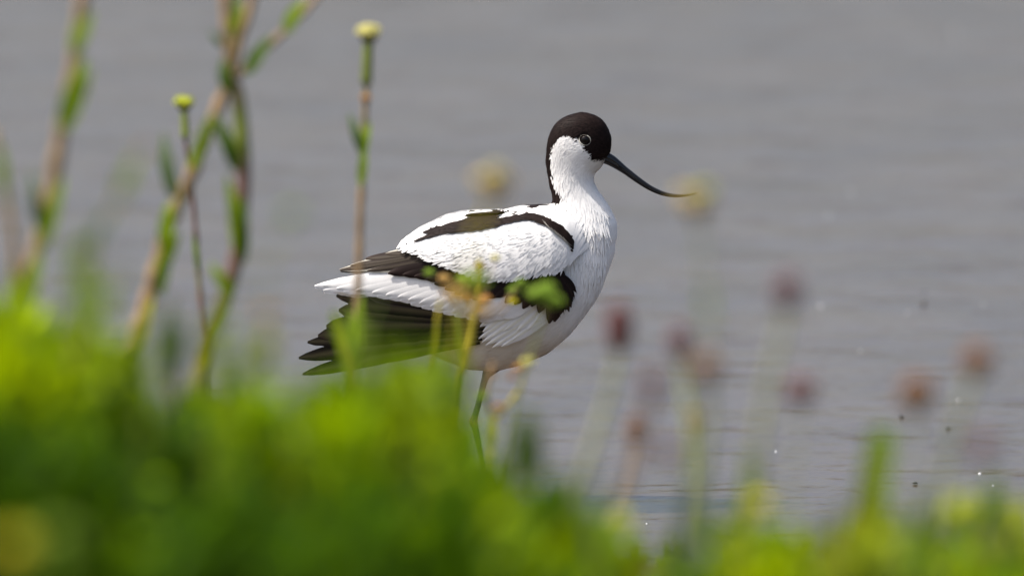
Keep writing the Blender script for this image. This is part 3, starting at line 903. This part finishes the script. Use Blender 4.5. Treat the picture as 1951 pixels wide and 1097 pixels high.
# -- tall stems at the left
r_, k_ = plant('wildflower', 'tall leaning brown stem at the far left with two clasping green leaves', 'wildflower', 9.8,
               [(172, -70), (152, 30), (135, 160), (112, 280), (88, 410), (62, 505), (40, 600), (32, 680)], 15, 'stem_pink')
leaf(r_, 9.787, (118, 240), (164, 104), 16, 'leaf'); leaf(r_, 9.787, (120, 250), (176, 130), 16, 'leaf'); leaf(r_, 9.787, (80, 470), (122, 335), 15, 'leaf'); leaf(r_, 9.787, (78, 440), (58, 320), 12, 'leaf_grey')
leaf(r_, 9.787, (140, 100), (176, 20), 14, 'leaf'); leaf(r_, 9.787, (40, 600), (80, 470), 18, 'leaf'); leaf(r_, 9.787, (44, 590), (22, 480), 16, 'leaf_yellow')
r_, k_ = plant('wildflower', 'short pink stem meeting the tall brown stem at the left edge of the photo', 'wildflower', 9.7,
               [(-12, 250), (6, 320), (20, 420), (34, 530), (44, 600), (50, 690)], 9, 'stem_pink')
leaf(r_, 9.69, (8, 360), (2, 275), 10, 'leaf'); leaf(r_, 9.69, (45, 640), (28, 520), 12)
r_, k_ = plant('wildflower', 'faint slanting seed stem between the tall brown stem and the yellow bud', 'wildflower', 8.7,
               [(282, 270), (255, 320), (222, 385), (190, 445), (165, 540), (150, 640)], 5.5, 'stem_pink')
leaf(r_, 8.7, (225, 380), (262, 295), 12, 'leaf'); leaf(r_, 8.7, (170, 480), (215, 390), 11, 'leaf_grey')
r_, k_ = plant('leafy_plant', 'blurred upright green shoot rising above the left end of the ground cover', 'plant', 8.4,
               [(150, 455), (150, 520), (155, 600), (160, 690)], 7, 'stem_green')
for (b, t) in [((152, 520), (135, 440)), ((152, 530), (172, 450)), ((155, 570), (120, 500)), ((156, 590), (190, 520)), ((158, 640), (125, 560)), ((158, 650), (192, 590)), ((154, 560), (158, 470))]:
    leaf(r_, 8.4, b, t, 12, 'leaf', .1, R.uniform(-.6, .6))

# -- the branching plant
r_, k_ = plant('branching_weed', 'tall forked weed whose two stems meet at a dark knot below its branches', 'wildflower', 10.3,
               [(428, -60), (430, 20), (436, 90), (436, 150), (415, 205), (388, 270), (360, 345), (325, 420), (300, 500), (275, 590), (250, 665), (228, 740)], 13, 'stem_pink')
branch(r_, 10.3, [(438, 140), (452, 180), (461, 260), (464, 340), (458, 420), (450, 490), (428, 570), (395, 650), (375, 740), (365, 850)], 12.5, 'stem_purple')
branch(r_, 10.3, [(490, -60), (478, 10), (458, 70), (440, 140)], 8, 'stem_pink')
branch(r_, 10.3, [(640, -50), (590, 10), (540, 62), (490, 108), (445, 150)], 6, 'stem_pink')
branch(r_, 10.3, [(455, -60), (452, 0), (446, 60), (440, 120)], 7, 'stem_green')
for b, t, w_, m_ in [((470, 140), (520, 66), 13, 'leaf_dark'), ((545, 62), (582, -5), 13, 'leaf'), ((425, 90), (398, 60), 8, 'leaf_grey'), ((438, 175), (425, 110), 14, 'leaf_dark'), ((440, 60), (462, 5), 10, 'leaf'),
                     ((452, 325), (405, 215), 15, 'leaf_dark'), ((452, 480), (430, 330), 14, 'leaf'), ((460, 500), (462, 370), 12, 'leaf_dark'), ((335, 375), (312, 250), 15, 'leaf_grey'), ((365, 320), (400, 215), 11, 'leaf'),
                     ((318, 480), (322, 380), 15, 'leaf'), ((300, 520), (342, 440), 12, 'leaf'), ((305, 560), (330, 470), 11, 'leaf_dark'), ((440, 560), (400, 500), 11, 'leaf'), ((400, 640), (440, 560), 11, 'leaf'),
                     ((262, 660), (292, 560), 11, 'leaf_yellow'), ((380, 700), (400, 610), 12, 'leaf_yellow')]:
    leaf(r_, 10.288, b, t, w_ * 1.08, m_, .08, R.uniform(-.5, .5))
# -- bud stems
r_, k_ = plant('wildflower', 'slender stem with a small yellow bud beside the forked weed', 'wildflower', 10.85,
               [(351, 214), (352, 250), (362, 330), (372, 430), (378, 520), (386, 620), (392, 720)], 5, 'stem_purple')
flower_head(r_, PX(351, 196, 10.85), 19 * k_, M['lime_yellow'], M['bract'])
branch(r_, 10.848, [(351, 210), (352, 232), (354, 262)], 6.5, 'stem_green', 'stalk')
leaf(r_, 10.85, (378, 520), (368, 440), 5, 'leaf'); 
r_, k_ = plant('wildflower', 'tall single stem with a pale yellow bud left of the bird', 'wildflower', 10.7,
               [(703, 76), (700, 120), (697, 190), (692, 280), (690, 340), (686, 420), (684, 500), (680, 600), (674, 690), (668, 780)], 7, 'stem_pink')
flower_head(r_, PX(703, 62, 10.7), 24 * k_, M['cream'], M['bract'], flat=.62)
branch(r_, 10.698, [(702, 74), (700, 110), (698, 160)], 8.5, 'stem_green', 'stalk')
flower_head(r_, PX(697, 188, 10.695), 10 * k_, M['orange'], M['bract'], name='side_bud')
leaf(r_, 10.692, (690, 290), (664, 215), 10, 'leaf_grey'); leaf(r_, 10.692, (690, 300), (705, 230), 8, 'leaf'); leaf(r_, 10.692, (688, 350), (696, 270), 9, 'leaf'); leaf(r_, 10.692, (676, 690), (690, 560), 13, 'leaf'); leaf(r_, 10.692, (672, 720), (668, 590), 12, 'leaf')
r_, k_ = plant('wildflower', 'very faint greenish flower between the forked weed and the bird', 'wildflower', 8.3,
               [(555, 425), (540, 450), (515, 480), (500, 560), (495, 660), (490, 760)], 3.0, 'stem_green')
flower_head(r_, PX(556, 408, 8.3), 17 * k_, M['lime'], M['bract'])
r_, k_ = plant('wildflower', 'blurred brownish seed head low between the forked weed and the tail of the bird', 'wildflower', 8.6,
               [(508, 610), (507, 650), (500, 720), (495, 800)], 6, 'stem_pale')
flower_head(r_, PX(508, 600, 8.6), 15 * k_, M['orange'], None); leaf(r_, 8.6, (503, 700), (512, 610), 14, 'leaf_yellow'); leaf(r_, 8.6, (500, 720), (530, 640), 10, 'leaf')
r_, k_ = plant('leafy_plant', 'dark upright leaf pair between the two stems of the forked weed', 'plant', 9.0,
               [(322, 560), (325, 620), (332, 700), (340, 800)], 8, 'stem_purple')
for b, t in [((328, 680), (320, 560)), ((332, 720), (350, 610)), ((334, 740), (318, 630))]: leaf(r_, 9.0, b, t, 14, 'leaf_dark')

# -- fine flowering stems in front of the bird
r_, k_ = plant('umbel_flower', 'fine yellow stem with green bud clusters crossing the wing of the bird', 'wildflower', 10.95,
               [(914, 495), (916, 540), (908, 590), (900, 630), (888, 680), (878, 730), (872, 800), (868, 880)], 6.5, 'stem_yellow')
def umbel(root, d, hub, heads):
    for (x, y, rr, m_) in heads:
        dq = d - R.uniform(-.012, .012); kq = S * d / D0
        a, b = PX(x, y, dq), PX(*hub, d)
        mid = (a + b) / 2 + Vector((0, 0, -.006))
        mesh_obj('pedicel', *tube(catmull([a, mid, b], 5), [1.5 * kq] * 11, 6), M['stem_pink'], root)
        flower_head(root, a, rr * kq * .85, M[m_], None, name='flower_bud')
umbel(r_, 10.95, (904, 615), [(915, 508, 12, 'orange'), (943, 492, 11, 'cream'), (818, 520, 12, 'lime'), (846, 531, 14, 'peach'), (882, 533, 16, 'lime'), (978, 553, 13, 'lime'), (992, 540, 13, 'lime'), (890, 570, 13, 'orange'), (925, 570, 14, 'orange'), (978, 574, 11, 'yellow')])
r_, k_ = plant('umbel_flower', 'blurred green bud cluster over the black shoulder patch of the bird', 'wildflower', 10.4,
               [(1040, 580), (1030, 620), (1006, 690), (985, 770), (970, 850), (960, 930)], 2.2, 'stem_green')
umbel(r_, 10.4, (1036, 590), [(1026, 560, 26, 'lime'), (1054, 574, 23, 'lime'), (1042, 550, 21, 'lime')])
r_, k_ = plant('umbel_flower', 'blurred peach and green bud cluster over the middle of the wing', 'wildflower', 10.0,
               [(900, 575), (896, 620), (886, 690), (878, 770), (874, 860)], 2.2, 'stem_yellow')
umbel(r_, 10.0, (898, 600), [(908, 535, 30, 'lime'), (868, 562, 26, 'peach'), (916, 588, 22, 'peach')])
r_, k_ = plant('wild_grass', 'thin yellow stalk hanging beneath the wing in front of the black quills', 'grass', 10.8,
               [(838, 575), (832, 620), (822, 680), (812, 740), (806, 830)], 4.5, 'stem_yellow')
leaf(r_, 10.8, (822, 690), (834, 600), 5, 'leaf_yellow')
r_, k_ = plant('wild_grass', 'pair of thin green stalks just left of the standing leg', 'grass', 10.8,
               [(868, 600), (878, 640), (884, 700), (876, 760), (868, 840)], 5, 'stem_green')
branch(r_, 10.8, [(905, 600), (895, 660), (885, 710)], 4.5, 'stem_yellow', 'side_stalk'); leaf(r_, 10.8, (884, 690), (866, 610), 6, 'leaf')
r_, k_ = plant('wild_grass', 'bright green grass blade in front of the spread quills', 'grass', 10.5,
               [(668, 760), (672, 800)], 4, 'stem_green')
k = S * 10.5 / D0
mesh_obj('blade', *blade_geo([PX(630, 590, 10.5), PX(642, 620, 10.5), PX(656, 665, 10.5), PX(668, 720, 10.5), PX(672, 800, 10.5)], [1 * k, 10 * k, 13 * k, 13 * k, 12 * k]), M['leaf'], r_)
mesh_obj('blade', *blade_geo([PX(636, 600, 10.5), PX(650, 650, 10.5), PX(664, 700, 10.5), PX(670, 780, 10.5)], [1 * k, 5 * k, 7 * k, 7 * k]), M['leaf_yellow'], r_)
r_, k_ = plant('umbel_flower', 'cream flower cluster on orange stalks right of the standing leg', 'wildflower', 10.6,
               [(1000, 700), (990, 740), (962, 778), (944, 800), (938, 850), (935, 920)], 4.5, 'stem_yellow')
branch(r_, 10.6, [(940, 690), (928, 740), (930, 770), (944, 800)], 4, 'stem_pink')
flower_head(r_, PX(1006, 690, 10.6), 14 * k_, M['cream'], None); flower_head(r_, PX(988, 702, 10.6), 10 * k_, M['orange'], None, name='flower_bud'); flower_head(r_, PX(975, 718, 10.6), 9 * k_, M['brown_spike'], None, name='flower_bud')
flower_head(r_, PX(937, 716, 10.6), 8 * k_, M['brown_spike'], None, name='flower_bud'); flower_head(r_, PX(920, 755, 10.6), 10 * k_, M['lime'], None, name='flower_bud'); flower_head(r_, PX(950, 775, 10.6), 9 * k_, M['orange'], None, name='flower_bud'); flower_head(r_, PX(908, 800, 10.6), 6 * k_, M['orange'], None, name='flower_bud')
leaf(r_, 10.6, (938, 850), (940, 780), 7, 'leaf_yellow')

# -- blurred heads
r_, k_ = plant('wildflower', 'blurred peach and yellow flower floating above the back of the bird', 'wildflower', 8.9,
               [(938, 372), (925, 410), (905, 440), (890, 520), (880, 620), (872, 720), (866, 820)], 4.5, 'stem_yellow')
flower_head(r_, PX(943, 352, 8.9), 33 * k_, M['peach'], M['orange']); flower_head(r_, PX(922, 344, 8.88), 19 * k_, M['cream_peach'], None, name='side_bud'); flower_head(r_, PX(945, 328, 8.89), 15 * k_, M['cream'], None, name='side_bud')
r_, k_ = plant('wildflower', 'blurred yellow flower with rusty base at the tip of the bill', 'wildflower', 8.7,
               [(1330, 410), (1338, 470), (1346, 560), (1352, 660), (1352, 780), (1345, 900), (1335, 1000)], 6, 'stem_pale')
flower_head(r_, PX(1327, 388, 8.7), 29 * k_, M['peach'], M['brown_spike']); flower_head(r_, PX(1308, 372, 8.68), 18 * k_, M['cream_peach'], None, name='side_bud'); flower_head(r_, PX(1340, 366, 8.69), 18 * k_, M['lime_yellow'], None, name='side_bud'); leaf(r_, 8.35, (1350, 620), (1345, 540), 7, 'leaf')

SPK = [
 ('dark red plantain head nearest the breast of the bird', 9.0, [(1180, 660), (1168, 720), (1145, 800), (1118, 880), (1090, 960)], 7.5, 'stem_pale', (1180, 628), 21, 42, 'red_spike'),
 ('dusky plantain head with orange base left of the peach head', 8.8, [(1297, 680), (1306, 740), (1318, 820), (1318, 900), (1308, 1000), (1300, 1080)], 6.5, 'stem_lime', (1296, 655), 17, 30, 'purple_spike'),
 ('peach plantain head touching the stem under the bill flower', 8.4, [(1345, 720), (1348, 780), (1335, 880), (1322, 980)], 6, 'stem_pale', (1345, 702), 21, 24, 'brown_spike'),
 ('dusky pink plantain head standing highest on the right', 8.5, [(1500, 575), (1488, 640), (1468, 720), (1450, 820), (1440, 920)], 8, 'stem_pale', (1501, 556), 21, 27, 'purple_spike'),
 ('dark purple plantain head low in the middle of the right half', 8.7, [(1525, 765), (1520, 840), (1505, 940), (1495, 1060)], 3, 'stem_pale', (1526, 746), 22, 23, 'purple_spike'),
 ('round rusty plantain head right of the upright green blade', 8.5, [(1747, 775), (1735, 850), (1728, 950), (1722, 1060)], 4, 'stem_pale', (1747, 752), 26, 29, 'brown_spike'),
 ('orange brown plantain head on a pale bent stem at far right', 8.5, [(1860, 708), (1838, 760), (1812, 850), (1790, 940), (1775, 1060)], 8.5, 'stem_pale', (1862, 690), 23, 27, 'brown_spike'),
 ('faintest pinkish plantain head above the two yellow discs', 8.1, [(1872, 870), (1868, 930), (1860, 1060)], 3, 'stem_pale', (1872, 852), 19, 21, 'purple_spike'),
 ('mauve plantain stalk between the dark red and dusky heads', 8.4, [(1238, 760), (1225, 830), (1195, 920), (1165, 990)], 6, 'stem_purple', (1243, 738), 14, 30, 'purple_spike'),
 ('rusty plantain head low under the dark red one', 9.3, [(1210, 840), (1200, 890), (1180, 950), (1160, 1010)], 7, 'stem_pink', (1213, 822), 14, 26, 'brown_spike'),
 ('small mauve plantain head low beside the dusky stem', 8.3, [(1272, 880), (1265, 960), (1255, 1060)], 2.5, 'stem_pale', (1273, 862), 15, 18, 'purple_spike'),
 ('small olive plantain head on the dusky stem above the bare water', 9.2, [(1325, 820), (1328, 890), (1322, 980), (1318, 1080)], 4, 'stem_green', (1322, 808), 12, 22, 'orange'),
]
for lab, d, pts, rp, sm, hc, rx, rz, hm in SPK:
    d += .25
    r_, k_ = plant('plantain', lab, 'plantain', d, pts, rp * 1.2, sm, 'plantain heads over the water')
    spike_head(r_, PX(*hc, d), rx * k_ * 1.2, rz * k_ * 1.15, M[hm])
    if hm == 'purple_spike' and rx == 17:
        flower_head(r_, PX(1299, 682, d), 13 * k_, M['yellow'], None, name='flower_bud')

for lab, d, x, y0, y1, n_l in [('hazy green shoot at the foot of the slanting seed stem', 8.2, 205, 530, 760, 13), ('hazy green shoot touching the foot of the forked weed', 8.0, 275, 640, 800, 12), ('hazy green shoot between the stem of the yellow bud and the right fork', 8.1, 400, 600, 800, 13), ('hazy green shoot right of the right fork, left of the seed head', 8.0, 455, 650, 810, 12), ('hazy green shoot right of the brownish seed head under the tail', 8.1, 560, 735, 830, 12),
                          ('tall green shoot in front of the middle of the spread quills', 8.1, 742, 650, 800, 9), ('green shoot in front of the root of the spread quills', 8.2, 852, 650, 800, 8),
                          ('pale green shoot before the quills, next to the bright grass blade', 8.4, 692, 600, 790, 9), ('green shoot below the wing between two other green shoots', 7.9, 796, 670, 800, 8)]:
    r_, k_ = plant('leafy_plant', lab, 'plant', d, [(x, y0), (x + 2, (y0 + y1) / 2), (x + 5, y1), (x + 6, y1 + 80)], 4, 'stem_green')
    for i in range(n_l):
        t = i / (n_l - 1); yb = y0 + 20 + (y1 - y0) * t; a = R.uniform(-1, 1)
        leaf(r_, d, (x + 2, yb), (x + a * 46, yb - R.uniform(30, 55)), R.uniform(8, 12), 'leaf' if i % 3 else 'leaf_dark', .1, R.uniform(-.6, .6), dz=R.uniform(-.03, .03))

# -- low right plants
def blades(label, d, sets, mats, name='grass_tuft'):
    k = S * d / D0
    lastp = sets[0][0][-1]
    b = PX(*lastp, d); g = Vector((b.x, b.y, bank_z(b.x, b.y)))
    r_ = thing(name, g, label, 'grass')
    for (pts, ws), m_ in zip(sets, mats):
        P = [PX(*p, d) for p in pts]; P.append(Vector((P[-1].x * .6 + g.x * .4, P[-1].y, (P[-1].z + g.z) / 2))); P.append(g + Vector((R.uniform(-.01, .01), 0, -.005)))
        W = [x * k for x in ws] + [ws[-1] * k * .8, ws[-1] * k * .5]
        mesh_obj('blade', *blade_geo(P, W), M[m_], r_)
    return r_
blades('broad upright green blade standing out of the low plants at right', 8.9,
       [([(1680, 815), (1676, 860), (1664, 920), (1652, 985), (1640, 1060)], [20, 27, 28, 27, 26]), ([(1668, 840), (1660, 900), (1645, 970), (1630, 1070)], [2, 8, 11, 11])], ['leaf', 'leaf_yellow'])
blades('forked yellow green leaves right of centre at the bottom', 8.9,
       [([(1448, 870), (1440, 930), (1420, 990), (1395, 1040), (1370, 1090)], [4, 16, 18, 16, 14]), ([(1475, 930), (1450, 950), (1425, 990), (1400, 1050)], [2, 10, 13, 12]), ([(1420, 850), (1425, 900), (1410, 970), (1390, 1050)], [2, 9, 11, 10]), ([(1340, 960), (1350, 1010), (1365, 1070)], [3, 12, 14])], ['leaf', 'leaf_yellow', 'leaf', 'leaf'])
blades('pale green blades under the orange brown plantain head', 8.3,
       [([(1880, 930), (1850, 970), (1810, 1010), (1780, 1070)], [3, 12, 14, 12]), ([(1790, 900), (1795, 960), (1785, 1030), (1770, 1090)], [2, 8, 10, 10]), ([(1935, 900), (1915, 960), (1900, 1060)], [2, 10, 10])], ['leaf', 'leaf_grey', 'leaf_grey'])
blades('loose green blades between the forked leaves and the broad upright blade', 8.8,
       [([(1545, 985), (1550, 1020), (1556, 1060), (1560, 1095)], [2, 9, 12, 12]), ([(1590, 960), (1586, 1010), (1578, 1060), (1570, 1100)], [2, 9, 12, 12])], ['leaf', 'leaf_grey'])
blades('loose green blades at the far right edge behind the yellow green flowers', 8.8,
       [([(1895, 900), (1890, 960), (1884, 1030), (1880, 1095)], [3, 13, 15, 14]), ([(1770, 930), (1760, 990), (1746, 1050), (1740, 1100)], [3, 12, 14, 13]), ([(1925, 920), (1915, 980), (1900, 1050)], [2, 10, 12])], ['leaf', 'leaf', 'leaf_dark'])
blades('slim grey green blades left of the forked yellow green leaves', 8.3,
       [([(1320, 900), (1316, 960), (1308, 1020), (1300, 1090)], [6, 12, 14, 14]), ([(1115, 860), (1120, 930), (1130, 1000), (1140, 1080)], [2, 9, 10, 10]), ([(1345, 830), (1335, 900), (1318, 990)], [2, 7, 9])], ['leaf_grey', 'leaf_grey', 'leaf_grey'])
for lab, x, y, d, rr, m_, pts in [
    ('round yellow green flower glowing low at right', 1840, 984, 8.9, 46, 'lime_yellow', [(1840, 996), (1830, 1040), (1815, 1100)]),
    ('yellow green flower cut by the right edge of the photo', 1930, 994, 8.9, 44, 'lime_yellow', [(1928, 1004), (1935, 1050), (1930, 1100)]),
    ('pale round seed head left of the leafy sprigs', 1180, 1000, 9.0, 34, 'cream', [(1180, 1012), (1170, 1050), (1165, 1100)]),
    ('yellow flower inside the forked green leaves', 1445, 965, 8.6, 24, 'yellow', [(1445, 975), (1430, 1020), (1410, 1090)]),
    ('orange flower lying low at the bottom edge beside a white petal', 1500, 1078, 8.8, 30, 'orange', [(1500, 1090), (1495, 1120)]),
    ('orange flower deep in the left ground cover', 128, 940, 7.5, 30, 'peach', [(128, 955), (132, 1000), (135, 1060)]),
    ('lime bud at the lower left corner of the ground cover', 115, 1030, 7.1, 38, 'lime', [(115, 1045), (118, 1070), (120, 1120)]),
    ('pale green seed head at the foot of the broad upright blade', 1622, 1055, 9.0, 30, 'lime', [(1622, 1068), (1620, 1090), (1620, 1120)]),
    ('yellow flower at the bottom edge beside the forked leaves', 1385, 1080, 9.0, 32, 'yellow', [(1385, 1094), (1383, 1110), (1380, 1130)]),
    ('rusty seed head between the broad blade and the glowing round flower', 1705, 1060, 9.0, 28, 'brown_spike', [(1705, 1074), (1705, 1095), (1704, 1120)]),
    ('cream flower low between the orange flower and the broad blade', 1560, 1075, 9.2, 22, 'cream', [(1560, 1088), (1558, 1100), (1556, 1125)]),
    ('ochre bud at the bottom left edge of the photo', 30, 1045, 7.1, 34, 'yellow', [(30, 1060), (34, 1090), (36, 1130)])]:
    r_, k_ = plant('wildflower', lab, 'wildflower', d, pts, 4, 'stem_green')
    flower_head(r_, PX(x, y, d), rr * k_, M[m_], M['bract'] if m_ == 'orange' else None, flat=.92)
for lab, d, base, lv in [
    ('small sharp green sprig at the bottom just right of the ground cover', 10.75, (1212, 1092), [((1212, 1085), (1208, 1020), 9), ((1214, 1085), (1234, 1044), 9), ((1212, 1088), (1188, 1052), 9), ((1214, 1090), (1222, 1030), 7)]),
    ('small sharp green sprig with curled tip at the bottom middle', 10.75, (1262, 1092), [((1262, 1082), (1290, 1030), 10), ((1264, 1084), (1262, 1030), 9), ((1262, 1088), (1300, 1060), 8), ((1260, 1090), (1245, 1055), 8)]),
    ('leafy plant with a glossy pale leaf at the bottom edge', 9.6, (1525, 1110), [((1525, 1100), (1500, 1050), 13), ((1530, 1100), (1545, 1055), 13), ((1520, 1105), (1480, 1068), 12), ((1530, 1105), (1575, 1080), 11)])]:
    r_, k_ = plant('leafy_plant', lab, 'plant', d, [(base[0], base[1] - 12), base, (base[0] - 2, base[1] + 30)], 6, 'stem_purple')
    for b, t, w_ in lv: leaf(r_, d, b, t, w_, 'leaf', .15, R.uniform(-.5, .5))
    flower_head(r_, PX(base[0] - 16, base[1] - 14, d), 13 * k_, M['purple_spike'], None, name='flower_bud'); flower_head(r_, PX(base[0] + 14, base[1] - 18, d), 11 * k_, M['brown_spike'], None, name='flower_bud')
r_, k_ = plant('leafy_plant', 'dim green shoot right of the standing leg above the ground cover', 'plant', 8.7,
               [(1005, 790), (1000, 840), (995, 900), (990, 980)], 6, 'stem_green')
for b, t in [((1000, 850), (985, 780)), ((1000, 850), (1025, 785)), ((998, 880), (972, 810)), ((998, 890), (1032, 825)), ((995, 920), (1040, 860)), ((995, 920), (968, 850)), ((1000, 860), (1003, 770))]:
    leaf(r_, 8.7, b, t, 14, 'leaf_dark', .1, R.uniform(-.6, .6))

# -- ground cover: one leafy mass nobody could count
TOPX = [-700, -200, 0, 60, 120, 170, 210, 240, 262, 290, 320, 400, 470, 540, 590, 625, 660, 720, 790, 850, 885, 905, 935, 990, 1050, 1100, 1135, 1160, 1230, 1300, 1370, 1420, 1490, 1560, 1640, 1700, 1780, 1850, 1951, 2300, 2900]
TOPY = [600, 590, 600, 600, 615, 640, 690, 740, 800, 800, 770, 740, 755, 770, 800, 740, 700, 690, 695, 705, 800, 872, 925, 945, 945, 975, 1010, 1080, 1085, 1070, 1035, 1010, 1060, 1070, 1020, 1035, 1055, 1060, 1050, 1040, 1030]
def ground_cover():
    V, F, Cc = [], [], []; n = 0
    def put(base, tip, wd, tint, tw, face):
        nonlocal n
        a, b = leaf_geo(base, tip, wd, R.uniform(-.05, .2), .2, face, 4, tw)
        V.extend(a); F.extend([tuple(i + n for i in f) for f in b]); Cc.extend([tint] * len(a)); n += len(a)
    tus = []
    for i in range(205):
        a = i < 105
        tus.append((R.uniform(-620, 1120) if a else R.uniform(1130, 2700), R.uniform(8.0, 9.5) if a else R.uniform(8.2, 9.8), R.uniform(.6, 1.3), R.random(), R.uniform(0, 150) if R.random() < .55 else 0))
    for i in range(len(tus)):
        a, b, c, e, f = tus[i]
        if -160 < a < 190 or 560 < a < 860: tus[i] = (a, b, c, .55 + .45 * e, f * .6)
    for i in range(60):   # low front tussocks tinted dark, painting shade into the foot of the mass
        tus.append((R.uniform(-400, 1110), R.uniform(7.35, 7.9), R.uniform(.7, 1.4), R.uniform(0, .3), R.uniform(180, 330)))
    for i in range(2350):
        tu = tus[i % len(tus)]
        ox, od = R.gauss(0, 1), R.gauss(0, .05)
        px = tu[0] + ox * 34 * tu[2]; d = tu[1] + od
        k = S * d / D0
        top = np.interp(px, TOPX, TOPY) + (26 if px < 560 else (30 if px < 830 else (20 if px < 1130 else -4)))
        q = R.random()
        hgt = top + abs(R.gauss(0, 1)) * 14 + (q ** 2) * 60 + min(160, ox * ox * 34) + tu[4]
        T = PX(px, hgt, d)
        g = bank_z(T.x, T.y)
        if T.z < g + .03: continue
        lean = R.gauss(0, .03)
        B = Vector((T.x + lean, T.y + R.gauss(0, .04), g))
        yel = R.random()
        cl = tu[3] + R.uniform(-.12, .12)
        bt = (1.12, 1.12, .7) if cl > .58 else ((.74, .92, 1.0) if cl > .33 else (.24, .38, 1.2))
        bt = tuple(c * (1 if yel > .3 else .8) for c in bt)
        if px > 1130 and cl < .3: bt = (.8, .5, 6) if cl < .15 else (1.2, 1.05, 60)
        L_ = (T - B).length; m_ = int(6 + L_ / .010)
        a, b = tube([B, (B + T) / 2 + Vector((R.gauss(0, .008), 0, 0)), T], [.0016, .0014, .0008], 5)
        V.extend(a); F.extend([tuple(j + n for j in f) for f in b]); Cc.extend([(.9, .8, .8)] * len(a)); n += len(a)
        for j in range(m_):
            t = 1 - (j / m_) ** 1.3 * .85
            p = B.lerp(T, t); th = j * 2.4 + R.uniform(-.4, .4)
            ln = R.uniform(.013, .024) * (.75 + .5 * t)
            up_ = R.random() < .6; el = R.uniform(.7, 1.35) if up_ else R.uniform(.05, .7)
            dv = Vector((math.cos(th) * math.cos(el), math.sin(th) * math.cos(el), math.sin(el)))
            v_ = R.uniform(.75, 1.2)
            ln *= 1.45 if up_ else 1.0
            put(p, p + dv * ln, ln * (R.uniform(.12, .18) if up_ else R.uniform(.2, .32)), tuple(c * v_ for c in bt), R.uniform(-.5, .5), Vector((0, 0, 1)) if abs(dv.z) < .9 else Vector((0, -1, 0)))
    o = mesh_obj('ground_cover', V, F, M['cover'], cols=Cc)
    tag(o, 'dense leafy ground cover on the near bank, bright yellow green on top', 'ground cover', kind='stuff')
ground_cover()

# ------------------------------------------------------------------ small things on the water
G = 'beads standing in for sun glints on the water'
bead0 = None  # glossy white beads added where the sun glints off the ripples
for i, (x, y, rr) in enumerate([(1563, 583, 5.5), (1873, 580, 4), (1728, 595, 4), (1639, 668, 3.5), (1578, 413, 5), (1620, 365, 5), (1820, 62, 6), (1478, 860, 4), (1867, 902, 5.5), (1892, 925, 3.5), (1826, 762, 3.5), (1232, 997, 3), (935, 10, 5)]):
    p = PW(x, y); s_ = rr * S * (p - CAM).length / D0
    if bead0 is None:
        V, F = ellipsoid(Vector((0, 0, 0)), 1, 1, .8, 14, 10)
        bead0 = mesh_obj('glint_bead', V, F, M['glint_bead']); o = bead0
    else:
        o = bead0.copy(); COL.objects.link(o)
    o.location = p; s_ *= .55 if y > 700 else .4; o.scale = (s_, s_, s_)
    tag(o, 'tiny white bead standing in for a sun glint on the grey water', 'glint_bead', G)
fly0 = None  # lower of the right-hand pair is a copy standing in for a reflection
for i, (x, y, z, lab) in enumerate([(1760, 556, .01, 'tiny dark fly above the water at right, higher of a close pair'), (1760, 578, .001, 'tiny dark copy of the fly at right, added as its reflection on the water'),
                                    (1807, 816, .001, 'tiny dark fly on the water under the orange brown plantain head'), (1743, 920, .001, 'tiny dark fly on the water right of the broad green blade'),
                                    (1718, 793, .001, 'tiny dark fly on the water left of the round rusty plantain head'), (663, 200, .01, 'tiny dark fly beside the tall stem with the pale yellow bud')]):
    p = PW(x, y, z)
    if fly0 is None:
        fly0 = thing('fly', p, lab, 'fly', 'flies over the water'); r_ = fly0
        V, F = tube([p + Vector((-.0026, 0, 0)), p + Vector((-.001, 0, .0003)), p + Vector((.001, 0, .0004)), p + Vector((.0022, 0, 0)), p + Vector((.003, 0, 0))], [.0003, .001, .0011, .0008, .0003], 8)
        mesh_obj('body', V, F, M['fly'], r_)
        for sg in (-1, 1):
            mesh_obj('wing', *leaf_geo(p + Vector((.0005, sg * .0006, .0008)), p + Vector((-.0028, sg * .0022, .0014)), .0008, .02, .05, Vector((0, 0, 1)), 5), M['flywing'], r_)
    else:
        r_ = fly0.copy(); COL.objects.link(r_); r_.location = p
        for ch in list(fly0.children):
            c2 = ch.copy(); c2.parent = r_; COL.objects.link(c2)
        tag(r_, lab)
